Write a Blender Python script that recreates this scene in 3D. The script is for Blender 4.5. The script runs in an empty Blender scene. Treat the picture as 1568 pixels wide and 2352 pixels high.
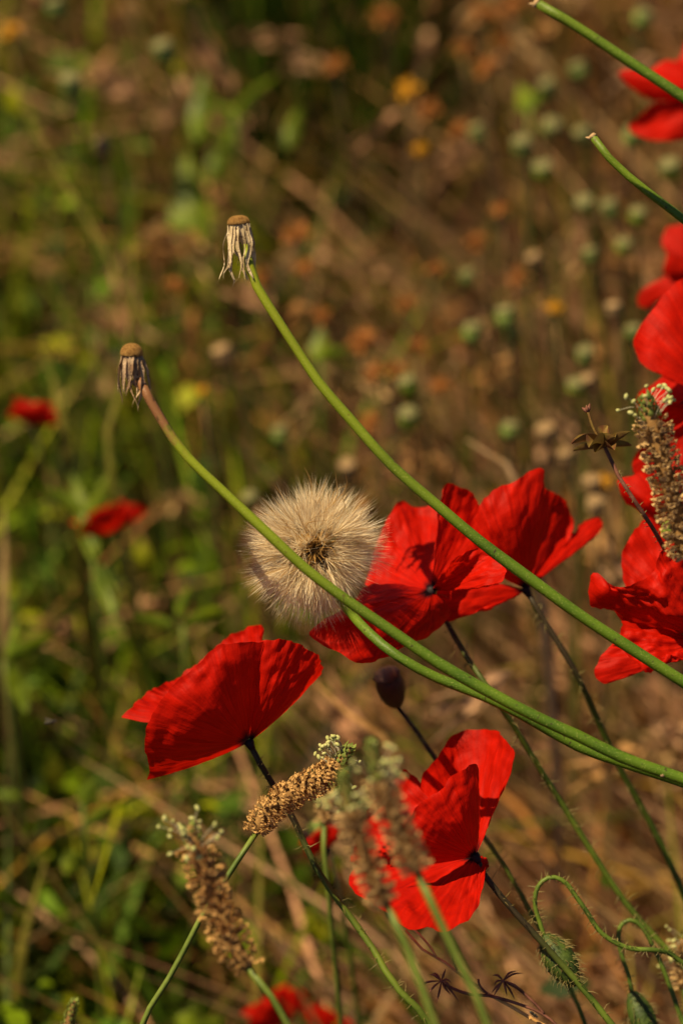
import bpy, math, random
import numpy as np
from mathutils import Vector, Matrix, noise as mn

random.seed(11)
rng = np.random.default_rng(11)
R = math.radians
sc = bpy.context.scene
COL = sc.collection

# ------------------------------------------------------------------ camera
CAM = Vector((0.0, 0.0, 0.95))
PITCH = R(35)
FWD = Vector((0, math.cos(PITCH), -math.sin(PITCH)))
UPV = Vector((0, math.sin(PITCH), math.cos(PITCH)))
RGT = Vector((1, 0, 0))
HALF = 0.1169                      # half frame width per metre of depth
cam_d = bpy.data.cameras.new('camera')
cam_d.sensor_fit = 'HORIZONTAL'
cam_d.sensor_width = 24.0
cam_d.lens = 24.0 / (2 * HALF)
cam_d.clip_start = 0.01
cam_d.clip_end = 500
cam_d.dof.use_dof = True
cam_d.dof.focus_distance = 0.788
cam_d.dof.aperture_fstop = 8.4
cam = bpy.data.objects.new('camera', cam_d)
cam.location = CAM
cam.rotation_euler = (math.pi / 2 - PITCH, 0, 0)
COL.objects.link(cam)
sc.camera = cam

# ------------------------------------------------------------------ light
SUN_EL, SUN_AZ = R(64), R(-94)     # azimuth from +Y (away from camera), negative = left
to_sun = Vector((math.sin(SUN_AZ) * math.cos(SUN_EL), math.cos(SUN_AZ) * math.cos(SUN_EL), math.sin(SUN_EL)))
world = bpy.data.worlds.new('World')
sc.world = world
world.use_nodes = True
wn = world.node_tree.nodes
sky = wn.new('ShaderNodeTexSky')
sky.sky_type = 'NISHITA'
sky.sun_disc = False
sky.sun_elevation = SUN_EL
sky.sun_rotation = SUN_AZ
sky.air_density = 0.5
sky.dust_density = 1.0
sky.ozone_density = 0.5
wn['Background'].inputs['Strength'].default_value = 0.05
world.node_tree.links.new(sky.outputs[0], wn['Background'].inputs['Color'])
sun_d = bpy.data.lights.new('sun', 'SUN')
sun_d.energy = 5.0
sun_d.angle = R(0.5)
sun_d.color = (1.0, 0.80, 0.47)
sun = bpy.data.objects.new('sun', sun_d)
sun.rotation_euler = to_sun.to_track_quat('Z', 'Y').to_euler()
sun.location = to_sun * 5
COL.objects.link(sun)
sc.view_settings.view_transform = 'Standard'
sc.view_settings.look = 'None'
sc.view_settings.gamma = 1.0
sc.view_settings.exposure = 0.72
sc.cycles.use_denoising = True
sc.cycles.max_bounces = 8
sc.cycles.diffuse_bounces = 2
sc.cycles.transmission_bounces = 5
sc.cycles.sample_clamp_indirect = 6.0

# ------------------------------------------------------------------ helpers
def P(x, y, d):
    """point seen at (x, y) of a 1568 x 2352 frame, d metres along the view axis"""
    k = d * HALF / 784.0
    return CAM + FWD * d + RGT * ((x - 784) * k) + UPV * ((1176 - y) * k)

def pxm(d):
    return d * HALF / 784.0

def ground_z(x, y):
    return 0.012 * mn.noise(Vector((x * 5, y * 5, 0.3))) + 0.03 * mn.noise(Vector((x * .9, y * .9, 4.3)))

def spline(pts, n, closed=False):
    """Catmull-Rom through pts (arrays of any width), resampled to n points by arc length"""
    A = np.array([list(p) for p in pts], float)
    if len(A) == 2:
        return A[0] + (A[1] - A[0]) * np.linspace(0, 1, n)[:, None]
    ext = np.vstack([2 * A[0] - A[1], A, 2 * A[-1] - A[-2]])
    out = []
    m = 14
    kn = np.concatenate([[0], np.cumsum(np.maximum(np.linalg.norm(np.diff(ext[:, :3], axis=0), axis=1), 1e-9) ** .5)])
    for i in range(1, len(ext) - 2):
        p0, p1, p2, p3 = ext[i - 1], ext[i], ext[i + 1], ext[i + 2]
        t0, t1, t2, t3 = kn[i - 1:i + 3]
        t = np.linspace(t1, t2, m, endpoint=False)[:, None]
        a1 = (t1 - t) / (t1 - t0) * p0 + (t - t0) / (t1 - t0) * p1
        a2 = (t2 - t) / (t2 - t1) * p1 + (t - t1) / (t2 - t1) * p2
        a3 = (t3 - t) / (t3 - t2) * p2 + (t - t2) / (t3 - t2) * p3
        b1 = (t2 - t) / (t2 - t0) * a1 + (t - t0) / (t2 - t0) * a2
        b2 = (t3 - t) / (t3 - t1) * a2 + (t - t1) / (t3 - t1) * a3
        out.append((t2 - t) / (t2 - t1) * b1 + (t - t1) / (t2 - t1) * b2)
    out.append(A[-1:])
    C = np.vstack(out)
    s = np.concatenate([[0], np.cumsum(np.linalg.norm(np.diff(C[:, :3], axis=0), axis=1))])
    q = np.linspace(0, s[-1], n)
    return np.stack([np.interp(q, s, C[:, k]) for k in range(C.shape[1])], 1)

class MB:
    """collects geometry for one mesh object"""
    def __init__(self):
        self.v, self.f, self.uv, self.m = [], [], [], []
        self.col = []
    def add(self, verts, faces, uvs=None, mat=0, col=None):
        o = len(self.v)
        self.v.extend([tuple(p) for p in verts])
        self.f.extend([tuple(i + o for i in f) for f in faces])
        self.uv.extend(uvs if uvs is not None else [(0, 0)] * len(verts))
        self.col.extend([col or (1, 1, 1, 1)] * len(verts))
        self.m.extend([mat] * len(faces))
    def tube(self, path, rad, n=8, v0=0.0, v1=1.0, ridge=0.0, cap=True, mat=0, col=None):
        path = [Vector(p) for p in path]
        N = len(path)
        if not hasattr(rad, '__len__'):
            rad = [rad] * N
        t0 = (path[1] - path[0]).normalized()
        a = t0.orthogonal().normalized()
        vs, us = [], []
        for i in range(N):
            t = (path[min(i + 1, N - 1)] - path[max(i - 1, 0)])
            if t.length < 1e-9: t = t0
            t.normalize()
            a = (a - t * a.dot(t))
            if a.length < 1e-6: a = t.orthogonal()
            a.normalize()
            b = t.cross(a)
            for k in range(n):
                an = 2 * math.pi * k / n
                r = rad[i] * (1 + (ridge if k % 2 else -ridge))
                vs.append(path[i] + (a * math.cos(an) + b * math.sin(an)) * r)
                us.append((k / n, v0 + (v1 - v0) * i / (N - 1)))
        fs = [(i * n + k, i * n + (k + 1) % n, (i + 1) * n + (k + 1) % n, (i + 1) * n + k) for i in range(N - 1) for k in range(n)]
        if cap:
            fs.append(tuple(range(n - 1, -1, -1)))
            fs.append(tuple(range((N - 1) * n, N * n)))
        self.add(vs, fs, us, mat, col)
    def lathe(self, prof, origin, axis, n=16, mat=0, rib=0.0, ribn=8, jit=0.0):
        origin, axis = Vector(origin), Vector(axis).normalized()
        a = axis.orthogonal().normalized(); b = axis.cross(a)
        vs, us = [], []
        for i, (h, r) in enumerate(prof):
            for k in range(n):
                an = 2 * math.pi * k / n
                rr = r * (1 + rib * math.cos(an * ribn)) + random.uniform(-jit, jit)
                vs.append(origin + axis * (h + random.uniform(-jit, jit)) + (a * math.cos(an) + b * math.sin(an)) * rr)
                us.append((k / n, i / (len(prof) - 1)))
        m = len(prof)
        fs = [(i * n + k, i * n + (k + 1) % n, (i + 1) * n + (k + 1) % n, (i + 1) * n + k) for i in range(m - 1) for k in range(n)]
        fs.append(tuple(range(n - 1, -1, -1))); fs.append(tuple(range((m - 1) * n, m * n)))
        self.add(vs, fs, us, mat)
    def mesh(self, name, mats, smooth=True):
        me = bpy.data.meshes.new(name)
        me.from_pydata(self.v, [], self.f)
        uvl = me.uv_layers.new(name='UVMap')
        li = np.empty(len(me.loops), np.int32); me.loops.foreach_get('vertex_index', li)
        uvl.data.foreach_set('uv', np.array(self.uv, np.float32)[li].ravel())
        ca = me.color_attributes.new('tint', 'FLOAT_COLOR', 'POINT')
        ca.data.foreach_set('color', np.array(self.col, np.float32).ravel())
        for m in (mats if isinstance(mats, (list, tuple)) else [mats]):
            me.materials.append(m)
        me.polygons.foreach_set('material_index', np.array(self.m, np.int32))
        if smooth:
            me.polygons.foreach_set('use_smooth', np.ones(len(me.polygons), bool))
        me.update()
        return me

def link(name, me, parent=None, kind=None, label=None):
    """mesh in world coordinates; under a parent it is shifted by the parent's place"""
    o = bpy.data.objects.new(name, me)
    COL.objects.link(o)
    if parent is not None:
        o.parent = parent
        top = parent
        off = Vector((0, 0, 0))
        while top is not None:
            off += top.location if top.type == 'EMPTY' else Vector((0, 0, 0))
            if top.type != 'EMPTY': off = Vector((0, 0, 0)); break
            top = top.parent
        o.location = -off
    if kind: o['kind'] = kind
    if label: o['label'] = label
    return o

def inst(name, me, parent, M):
    """a piece that shares its mesh, placed by a world matrix under a top-level Empty"""
    o = bpy.data.objects.new(name, me)
    COL.objects.link(o)
    o.parent = parent
    o.matrix_basis = Matrix.Translation(-parent.location) @ M
    return o

def thing(name, label, cat, loc, group=None):
    e = bpy.data.objects.new(name, None)
    e.empty_display_size = 0.01
    COL.objects.link(e)
    e.location = loc
    e['label'] = label
    e['category'] = cat
    if group: e['group'] = group
    return e

# ------------------------------------------------------------------ materials
def new_mat(name):
    m = bpy.data.materials.new(name)
    m.use_nodes = True
    nt = m.node_tree
    for n in list(nt.nodes): nt.nodes.remove(n)
    out = nt.nodes.new('ShaderNodeOutputMaterial')
    return m, nt, out

def nd(nt, typ, **kw):
    n = nt.nodes.new(typ)
    for k, v in kw.items(): setattr(n, k, v)
    return n

def ramp(nt, stops):
    r = nt.nodes.new('ShaderNodeValToRGB')
    e = r.color_ramp.elements
    while len(e) < len(stops): e.new(.5)
    for i, (p, c) in enumerate(stops):
        e[i].position = p
        e[i].color = (*c, 1) if len(c) == 3 else c
    return r

def plant_mat(name, c1, c2, scale=300, trans=0.25, rough=0.55, spec=0.3, bump=0.3, tcol=None, use_tint=False, speck=None):
    """plant tissue: two-tone noise, some gloss, some light passing through"""
    m, nt, out = new_mat(name)
    L = nt.links.new
    tc = nd(nt, 'ShaderNodeTexCoord')
    nz = nd(nt, 'ShaderNodeTexNoise'); nz.inputs['Scale'].default_value = scale; nz.inputs['Detail'].default_value = 4
    L(tc.outputs['Object'], nz.inputs['Vector'])
    rp = ramp(nt, [(.32, c1), (.68, c2)])
    L(nz.outputs['Fac'], rp.inputs['Fac'])
    colr = rp.outputs['Color']
    if use_tint:
        at = nd(nt, 'ShaderNodeAttribute', attribute_name='tint')
        mx = nd(nt, 'ShaderNodeMix', data_type='RGBA', blend_type='MULTIPLY'); mx.inputs[0].default_value = 1
        L(colr, mx.inputs[6]); L(at.outputs['Color'], mx.inputs[7]); colr = mx.outputs[2]
    if speck:
        n2 = nd(nt, 'ShaderNodeTexNoise'); n2.inputs['Scale'].default_value = scale * 4; n2.inputs['Detail'].default_value = 1
        L(tc.outputs['Object'], n2.inputs['Vector'])
        r2 = ramp(nt, [(.62, (0, 0, 0)), (.70, (1, 1, 1))])
        L(n2.outputs['Fac'], r2.inputs['Fac'])
        mx = nd(nt, 'ShaderNodeMix', data_type='RGBA'); mx.inputs[7].default_value = (*speck, 1)
        L(r2.outputs['Color'], mx.inputs[0]); L(colr, mx.inputs[6]); colr = mx.outputs[2]
    bs = nd(nt, 'ShaderNodeBsdfPrincipled')
    L(colr, bs.inputs['Base Color'])
    bs.inputs['Roughness'].default_value = rough
    bs.inputs['Specular IOR Level'].default_value = spec
    if bump:
        bp = nd(nt, 'ShaderNodeBump'); bp.inputs['Strength'].default_value = bump; bp.inputs['Distance'].default_value = 0.0004
        n3 = nd(nt, 'ShaderNodeTexNoise'); n3.inputs['Scale'].default_value = scale * 6; n3.inputs['Detail'].default_value = 3
        L(tc.outputs['Object'], n3.inputs['Vector'])
        L(n3.outputs['Fac'], bp.inputs['Height']); L(bp.outputs[0], bs.inputs['Normal'])
    sh = bs.outputs[0]
    if trans:
        tr = nd(nt, 'ShaderNodeBsdfTranslucent')
        if tcol:
            mx = nd(nt, 'ShaderNodeMix', data_type='RGBA', blend_type='MULTIPLY'); mx.inputs[0].default_value = 1
            L(colr, mx.inputs[6]); mx.inputs[7].default_value = (*tcol, 1); L(mx.outputs[2], tr.inputs['Color'])
        else:
            L(colr, tr.inputs['Color'])
        ms = nd(nt, 'ShaderNodeMixShader'); ms.inputs[0].default_value = trans
        L(sh, ms.inputs[1]); L(tr.outputs[0], ms.inputs[2]); sh = ms.outputs[0]
    L(sh, out.inputs['Surface'])
    return m

def petal_mat():
    m, nt, out = new_mat('poppy_petal')
    L = nt.links.new
    uv = nd(nt, 'ShaderNodeUVMap'); uv.uv_map = 'UVMap'
    sep = nd(nt, 'ShaderNodeSeparateXYZ'); L(uv.outputs[0], sep.inputs[0])
    mp = nd(nt, 'ShaderNodeMapping'); mp.inputs['Scale'].default_value = (48, 2.6, 1)
    L(uv.outputs[0], mp.inputs['Vector'])
    oi = nd(nt, 'ShaderNodeObjectInfo')
    ad = nd(nt, 'ShaderNodeVectorMath', operation='MULTIPLY_ADD')
    ad.inputs[1].default_value = (1, 1, 1)
    L(mp.outputs[0], ad.inputs[0])
    sc_ = nd(nt, 'ShaderNodeMath', operation='MULTIPLY'); sc_.inputs[1].default_value = 37
    L(oi.outputs['Random'], sc_.inputs[0]); L(sc_.outputs[0], ad.inputs[2])
    veins = nd(nt, 'ShaderNodeTexNoise'); veins.inputs['Scale'].default_value = 1.0; veins.inputs['Detail'].default_value = 3
    L(ad.outputs[0], veins.inputs['Vector'])
    tc = nd(nt, 'ShaderNodeTexCoord')
    blot = nd(nt, 'ShaderNodeTexNoise'); blot.inputs['Scale'].default_value = 130; blot.inputs['Detail'].default_value = 3
    L(tc.outputs['Object'], blot.inputs['Vector'])
    crep = nd(nt, 'ShaderNodeTexNoise'); crep.inputs['Scale'].default_value = 900; crep.inputs['Detail'].default_value = 3
    L(tc.outputs['Object'], crep.inputs['Vector'])
    rv = ramp(nt, [(.25, (.46, .006, .001)), (.70, (.74, .012, .0015))])
    L(veins.outputs['Fac'], rv.inputs['Fac'])
    rb = ramp(nt, [(.35, (.82, .82, .82)), (.65, (1, 1, 1))])
    L(blot.outputs['Fac'], rb.inputs['Fac'])
    mx = nd(nt, 'ShaderNodeMix', data_type='RGBA', blend_type='MULTIPLY'); mx.inputs[0].default_value = 1
    L(rv.outputs[0], mx.inputs[6]); L(rb.outputs[0], mx.inputs[7])
    # the petals' own near-black blotch at the claw
    rbase = ramp(nt, [(.05, (1, 1, 1)), (.13, (0, 0, 0))])
    jit = nd(nt, 'ShaderNodeMath', operation='MULTIPLY_ADD'); jit.inputs[1].default_value = .12
    L(veins.outputs['Fac'], jit.inputs[0]); L(sep.outputs[1], jit.inputs[2])
    sb = nd(nt, 'ShaderNodeMath', operation='SUBTRACT'); sb.inputs[1].default_value = .06
    L(jit.outputs[0], sb.inputs[0]); L(sb.outputs[0], rbase.inputs['Fac'])
    mb = nd(nt, 'ShaderNodeMix', data_type='RGBA')
    L(rbase.outputs[0], mb.inputs[0]); L(mx.outputs[2], mb.inputs[6]); mb.inputs[7].default_value = (.012, .004, .006, 1)
    colr = mb.outputs[2]
    bs = nd(nt, 'ShaderNodeBsdfPrincipled')
    L(colr, bs.inputs['Base Color'])
    bs.inputs['Roughness'].default_value = .55
    bs.inputs['Specular IOR Level'].default_value = .12
    hs = nd(nt, 'ShaderNodeMath', operation='MULTIPLY_ADD'); hs.inputs[1].default_value = .5
    L(veins.outputs['Fac'], hs.inputs[2]); L(crep.outputs['Fac'], hs.inputs[0])
    bp = nd(nt, 'ShaderNodeBump'); bp.inputs['Strength'].default_value = .42; bp.inputs['Distance'].default_value = .0006
    L(hs.outputs[0], bp.inputs['Height']); L(bp.outputs[0], bs.inputs['Normal'])
    tr = nd(nt, 'ShaderNodeBsdfTranslucent'); L(colr, tr.inputs['Color']); L(bp.outputs[0], tr.inputs['Normal'])
    ms = nd(nt, 'ShaderNodeMixShader'); ms.inputs[0].default_value = .50
    L(bs.outputs[0], ms.inputs[1]); L(tr.outputs[0], ms.inputs[2])
    L(ms.outputs[0], out.inputs['Surface'])
    return m

def stalk_mat(name, top=None, top_to=0.0):
    """smooth green flower stalk; 'top' is the withered brown colour of its upper end (UV v < top_to)"""
    m, nt, out = new_mat(name)
    L = nt.links.new
    tc = nd(nt, 'ShaderNodeTexCoord')
    nz = nd(nt, 'ShaderNodeTexNoise'); nz.inputs['Scale'].default_value = 55; nz.inputs['Detail'].default_value = 3
    L(tc.outputs['Object'], nz.inputs['Vector'])
    rp = ramp(nt, [(.3, (.040, .088, .0035)), (.7, (.098, .162, .006))])
    L(nz.outputs['Fac'], rp.inputs['Fac'])
    sp = nd(nt, 'ShaderNodeTexNoise'); sp.inputs['Scale'].default_value = 2600; sp.inputs['Detail'].default_value = 1
    L(tc.outputs['Object'], sp.inputs['Vector'])
    r2 = ramp(nt, [(.60, (0, 0, 0)), (.74, (.5, .5, .5))])
    L(sp.outputs['Fac'], r2.inputs['Fac'])
    mx = nd(nt, 'ShaderNodeMix', data_type='RGBA'); mx.inputs[7].default_value = (.30, .33, .08, 1)
    L(r2.outputs[0], mx.inputs[0]); L(rp.outputs[0], mx.inputs[6])
    colr = mx.outputs[2]
    d = nd(nt, 'ShaderNodeTexNoise'); d.inputs['Scale'].default_value = 900; d.inputs['Detail'].default_value = 0
    L(tc.outputs['Object'], d.inputs['Vector'])
    r3 = ramp(nt, [(.76, (0, 0, 0)), (.80, (.8, .8, .8))])
    L(d.outputs['Fac'], r3.inputs['Fac'])
    mx = nd(nt, 'ShaderNodeMix', data_type='RGBA'); mx.inputs[7].default_value = (.03, .018, .008, 1)
    L(r3.outputs[0], mx.inputs[0]); L(colr, mx.inputs[6]); colr = mx.outputs[2]
    uv = nd(nt, 'ShaderNodeUVMap'); uv.uv_map = 'UVMap'
    sep = nd(nt, 'ShaderNodeSeparateXYZ'); L(uv.outputs[0], sep.inputs[0])
    ry = ramp(nt, [(0.0, (.62, .62, .62)), (.16, (0, 0, 0))])     # younger, yellower tissue at the upper end
    L(sep.outputs[1], ry.inputs['Fac'])
    mx = nd(nt, 'ShaderNodeMix', data_type='RGBA'); mx.inputs[7].default_value = (.30, .32, .012, 1)
    L(ry.outputs[0], mx.inputs[0]); L(colr, mx.inputs[6]); colr = mx.outputs[2]
    if top:
        n4 = nd(nt, 'ShaderNodeTexNoise'); n4.inputs['Scale'].default_value = 500; L(tc.outputs['Object'], n4.inputs['Vector'])
        a = nd(nt, 'ShaderNodeMath', operation='MULTIPLY_ADD'); a.inputs[1].default_value = .02
        L(n4.outputs['Fac'], a.inputs[0]); L(sep.outputs[1], a.inputs[2])
        rt = ramp(nt, [(top_to, (1, 1, 1)), (top_to + .014, (0, 0, 0))])
        L(a.outputs[0], rt.inputs['Fac'])
        rc = ramp(nt, [(.36, (.05, .025, .012)), (.44, top)])
        n5 = nd(nt, 'ShaderNodeTexNoise'); n5.inputs['Scale'].default_value = 700
        mp = nd(nt, 'ShaderNodeMapping'); mp.inputs['Scale'].default_value = (1, .35, .35)
        L(tc.outputs['Object'], mp.inputs[0]); L(mp.outputs[0], n5.inputs['Vector']); L(n5.outputs['Fac'], rc.inputs['Fac'])
        mx = nd(nt, 'ShaderNodeMix', data_type='RGBA')
        L(rt.outputs[0], mx.inputs[0]); L(colr, mx.inputs[6]); L(rc.outputs[0], mx.inputs[7]); colr = mx.outputs[2]
    bs = nd(nt, 'ShaderNodeBsdfPrincipled')
    L(colr, bs.inputs['Base Color'])
    bs.inputs['Roughness'].default_value = .5
    bs.inputs['Specular IOR Level'].default_value = .3
    bp = nd(nt, 'ShaderNodeBump'); bp.inputs['Strength'].default_value = .35; bp.inputs['Distance'].default_value = .0003
    L(sp.outputs['Fac'], bp.inputs['Height']); L(bp.outputs[0], bs.inputs['Normal'])
    L(bs.outputs[0], out.inputs['Surface'])
    return m

M = {}
M['petal'] = petal_mat()
M['stalk'] = stalk_mat('green_stalk')
M['stalk_brown'] = stalk_mat('green_stalk_withered_top', (.20, .088, .036), .030)
M['poppy_stem'] = plant_mat('poppy_stem', (.022, .030, .006), (.060, .080, .010), 120, 0, .55, .25, .3)
def stem_mat():
    m = plant_mat('poppy_stem', (.050, .080, .008), (.105, .150, .014), 120, 0, .55, .25, .3)
    nt = m.node_tree; L = nt.links.new
    bs = [n for n in nt.nodes if n.type == 'BSDF_PRINCIPLED'][0]
    src = bs.inputs['Base Color'].links[0].from_socket
    uv = nd(nt, 'ShaderNodeUVMap'); uv.uv_map = 'UVMap'
    sep = nd(nt, 'ShaderNodeSeparateXYZ'); L(uv.outputs[0], sep.inputs[0])
    rp = ramp(nt, [(.055, (1, 1, 1)), (.11, (0, 0, 0))]); L(sep.outputs[1], rp.inputs['Fac'])
    mx = nd(nt, 'ShaderNodeMix', data_type='RGBA'); mx.inputs[7].default_value = (.028, .020, .009, 1)
    L(rp.outputs[0], mx.inputs[0]); L(src, mx.inputs[6]); L(mx.outputs[2], bs.inputs['Base Color'])
    return m
M['poppy_stem'] = stem_mat()
M['bud_stem'] = plant_mat('bud_stem', (.040, .070, .007), (.100, .150, .014), 120, 0, .5, .3, .3)
M['hair'] = plant_mat('stem_hair', (.22, .18, .06), (.34, .28, .11), 300, .4, .4, .3, 0)
M['bud'] = plant_mat('bud_green', (.022, .042, .006), (.060, .092, .012), 260, 0, .55, .3, .6)
M['capsule'] = plant_mat('capsule_green', (.13, .185, .034), (.22, .285, .066), 160, 0, .6, .25, .2)
M['capsule_bright'] = plant_mat('capsule_bright_green', (.14, .22, .015), (.24, .32, .03), 160, 0, .6, .25, .2)
M['capsule_dark'] = plant_mat('capsule_dark', (.042, .016, .007), (.085, .030, .012), 260, 0, .5, .3, .4)
M['capsule_tan'] = plant_mat('capsule_tan', (.30, .19, .09), (.45, .30, .16), 160, 0, .65, .2, .2)
M['pod_tan'] = plant_mat('pod_tan', (.17, .105, .045), (.28, .18, .085), 160, 0, .65, .2, .2)
M['capsule_cap'] = plant_mat('capsule_cap', (.10, .095, .035), (.17, .155, .060), 400, 0, .7, .2, .5)
M['black'] = plant_mat('poppy_dark_centre', (.006, .004, .006), (.018, .010, .014), 400, 0, .6, .2, .3)
M['dome'] = plant_mat('receptacle_dome', (.24, .12, .034), (.44, .25, .08), 1500, 0, .8, .1, 1.0)
M['bract'] = plant_mat('dry_bract', (.40, .29, .16), (.74, .60, .40), 330, .25, .7, .15, .6, speck=(.12, .06, .03))
M['bract_brown'] = plant_mat('dry_bract_brown', (.24, .14, .08), (.56, .41, .27), 330, .2, .7, .15, .6, speck=(.08, .04, .02))
M['pappus'] = plant_mat('pappus_hair', (.84, .70, .48), (.94, .83, .62), 200, .45, .35, .5, 0)
M['pappus_tan'] = plant_mat('pappus_hair_tan', (.48, .28, .09), (.66, .43, .17), 200, .42, .4, .4, 0)
M['achene'] = plant_mat('achene_brown', (.20, .10, .025), (.44, .25, .07), 500, .1, .6, .2, .3)
M['floret'] = plant_mat('plantain_floret', (.44, .24, .075), (.74, .47, .19), 600, .3, .6, .2, .3)
M['floret_grey'] = plant_mat('plantain_floret_greyish', (.42, .26, .10), (.70, .48, .23), 600, .3, .6, .2, .3)
M['spike_core'] = plant_mat('plantain_core', (.16, .085, .03), (.26, .15, .055), 500, 0, .8, .1, .5)
M['spike_green'] = plant_mat('plantain_green_tip', (.13, .17, .03), (.26, .31, .07), 500, .15, .6, .2, .4)
M['anther'] = plant_mat('plantain_anther', (.40, .42, .14), (.62, .60, .28), 700, .3, .6, .2, .2)
M['filament'] = plant_mat('plantain_filament', (.55, .50, .38), (.7, .66, .5), 300, .4, .5, .2, 0)
M['plantain_stem'] = plant_mat('plantain_stem', (.065, .10, .012), (.15, .19, .03), 150, 0, .5, .3, .3)
M['twig'] = plant_mat('dry_twig', (.40, .20, .06), (.62, .36, .13), 300, 0, .6, .25, .4)
M['umbel'] = plant_mat('dry_reddish_umbel', (.10, .038, .026), (.24, .10, .065), 300, .1, .6, .2, .3)
M['calyx'] = plant_mat('calyx_green_red', (.14, .055, .025), (.20, .14, .03), 260, .2, .6, .2, .4)
M['blade'] = plant_mat('grass_blade', (.80, .80, .80), (1, 1, 1), 60, .35, .6, .2, 0, use_tint=True)
M['leaf'] = plant_mat('weed_leaf', (.07, .115, .004), (.17, .22, .007), 90, .38, .5, .3, .3)
M['rust'] = plant_mat('rust_dry_flower', (.17, .060, .014), (.34, .13, .032), 300, .25, .7, .1, .4)
M['yellow'] = plant_mat('yellow_petal', (.42, .19, .008), (.60, .30, .012), 200, .3, .6, .2, .2)
M['olive_stem'] = plant_mat('olive_stem', (.10, .095, .012), (.20, .17, .025), 120, .1, .6, .2, .3)
M['dry_stem'] = plant_mat('dry_stem', (.20, .13, .05), (.36, .24, .10), 120, .1, .6, .2, .3)
M['insect'] = plant_mat('insect_dark', (.012, .010, .008), (.03, .022, .015), 800, 0, .35, .5, .2)
M['wing'] = plant_mat('insect_wing', (.10, .09, .07), (.18, .16, .12), 800, .6, .2, .5, 0)

def soil_mat():
    m, nt, out = new_mat('soil')
    L = nt.links.new
    tc = nd(nt, 'ShaderNodeTexCoord')
    n1 = nd(nt, 'ShaderNodeTexNoise'); n1.inputs['Scale'].default_value = 14; n1.inputs['Detail'].default_value = 8
    n2 = nd(nt, 'ShaderNodeTexNoise'); n2.inputs['Scale'].default_value = 160; n2.inputs['Detail'].default_value = 6
    L(tc.outputs['Object'], n1.inputs['Vector']); L(tc.outputs['Object'], n2.inputs['Vector'])
    r1 = ramp(nt, [(.3, (.018, .011, .005)), (.55, (.040, .025, .010)), (.75, (.045, .036, .010))])
    L(n1.outputs['Fac'], r1.inputs['Fac'])
    r2 = ramp(nt, [(.3, (.45, .45, .45)), (.7, (1.3, 1.25, 1.1))])
    L(n2.outputs['Fac'], r2.inputs['Fac'])
    mx = nd(nt, 'ShaderNodeMix', data_type='RGBA', blend_type='MULTIPLY'); mx.inputs[0].default_value = 1
    L(r1.outputs[0], mx.inputs[6]); L(r2.outputs[0], mx.inputs[7])
    bs = nd(nt, 'ShaderNodeBsdfPrincipled'); bs.inputs['Roughness'].default_value = .95; bs.inputs['Specular IOR Level'].default_value = .1
    L(mx.outputs[2], bs.inputs['Base Color'])
    bp = nd(nt, 'ShaderNodeBump'); bp.inputs['Strength'].default_value = .8; bp.inputs['Distance'].default_value = .01
    L(n2.outputs['Fac'], bp.inputs['Height']); L(bp.outputs[0], bs.inputs['Normal'])
    L(bs.outputs[0], out.inputs['Surface'])
    return m

# ------------------------------------------------------------------ ground
def build_ground():
    t = np.linspace(-1, 1, 121)
    g = np.sinh(t * 5.2) / np.sinh(5.2) * 300
    vs, fs = [], []
    for y in g:
        for x in g:
            vs.append((x, y + 1.2, ground_z(x, y + 1.2)))
    n = len(g)
    for j in range(n - 1):
        for i in range(n - 1):
            fs.append((j * n + i, j * n + i + 1, (j + 1) * n + i + 1, (j + 1) * n + i))
    b = MB(); b.add(vs, fs)
    o = link('ground', b.mesh('ground', soil_mat()))
    o['kind'] = 'structure'
    o['label'] = 'dark brown meadow soil under the dry and green grass'
build_ground()

# ------------------------------------------------------------------ meadow grass (uncountable)
def frustum(pts):
    """depth and normalised frame coordinates of an (N,3) array"""
    q = pts - np.array(CAM)
    d = q @ np.array(FWD)
    x = (q @ np.array(RGT)) / (np.maximum(d, 1e-4) * HALF)
    y = (q @ np.array(UPV)) / (np.maximum(d, 1e-4) * HALF)
    return d, x, y

def vnoise(x, y, s, seed):
    return np.array([mn.noise(Vector((a * s + seed, b * s - seed, seed * .7))) for a, b in zip(x, y)])

def sheet_mesh(name, V, quads_per, K, tint, mat):
    """V (N, K, 3) verts per piece, quads_per list of faces inside a piece, tint (N,3)"""
    N = len(V)
    me = bpy.data.meshes.new(name)
    fl = np.array(quads_per, np.int32)                      # (F, 4)
    F = (np.arange(N, dtype=np.int32)[:, None, None] * K + fl[None]).reshape(-1, fl.shape[1])
    me.vertices.add(N * K); me.vertices.foreach_set('co', V.reshape(-1).astype(np.float32))
    me.loops.add(F.size); me.loops.foreach_set('vertex_index', F.ravel())
    me.polygons.add(len(F))
    me.polygons.foreach_set('loop_start', np.arange(len(F), dtype=np.int32) * fl.shape[1])
    me.polygons.foreach_set('use_smooth', np.ones(len(F), bool))
    ca = me.color_attributes.new('tint', 'FLOAT_COLOR', 'POINT')
    c = np.concatenate([np.repeat(tint, K, axis=0), np.ones((N * K, 1))], 1)
    ca.data.foreach_set('color', c.astype(np.float32).ravel())
    me.materials.append(mat)
    me.update(calc_edges=True); me.validate()
    return me

NEAR_OK = 0.985     # nothing of the loose meadow stands nearer than this inside the frame

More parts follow.
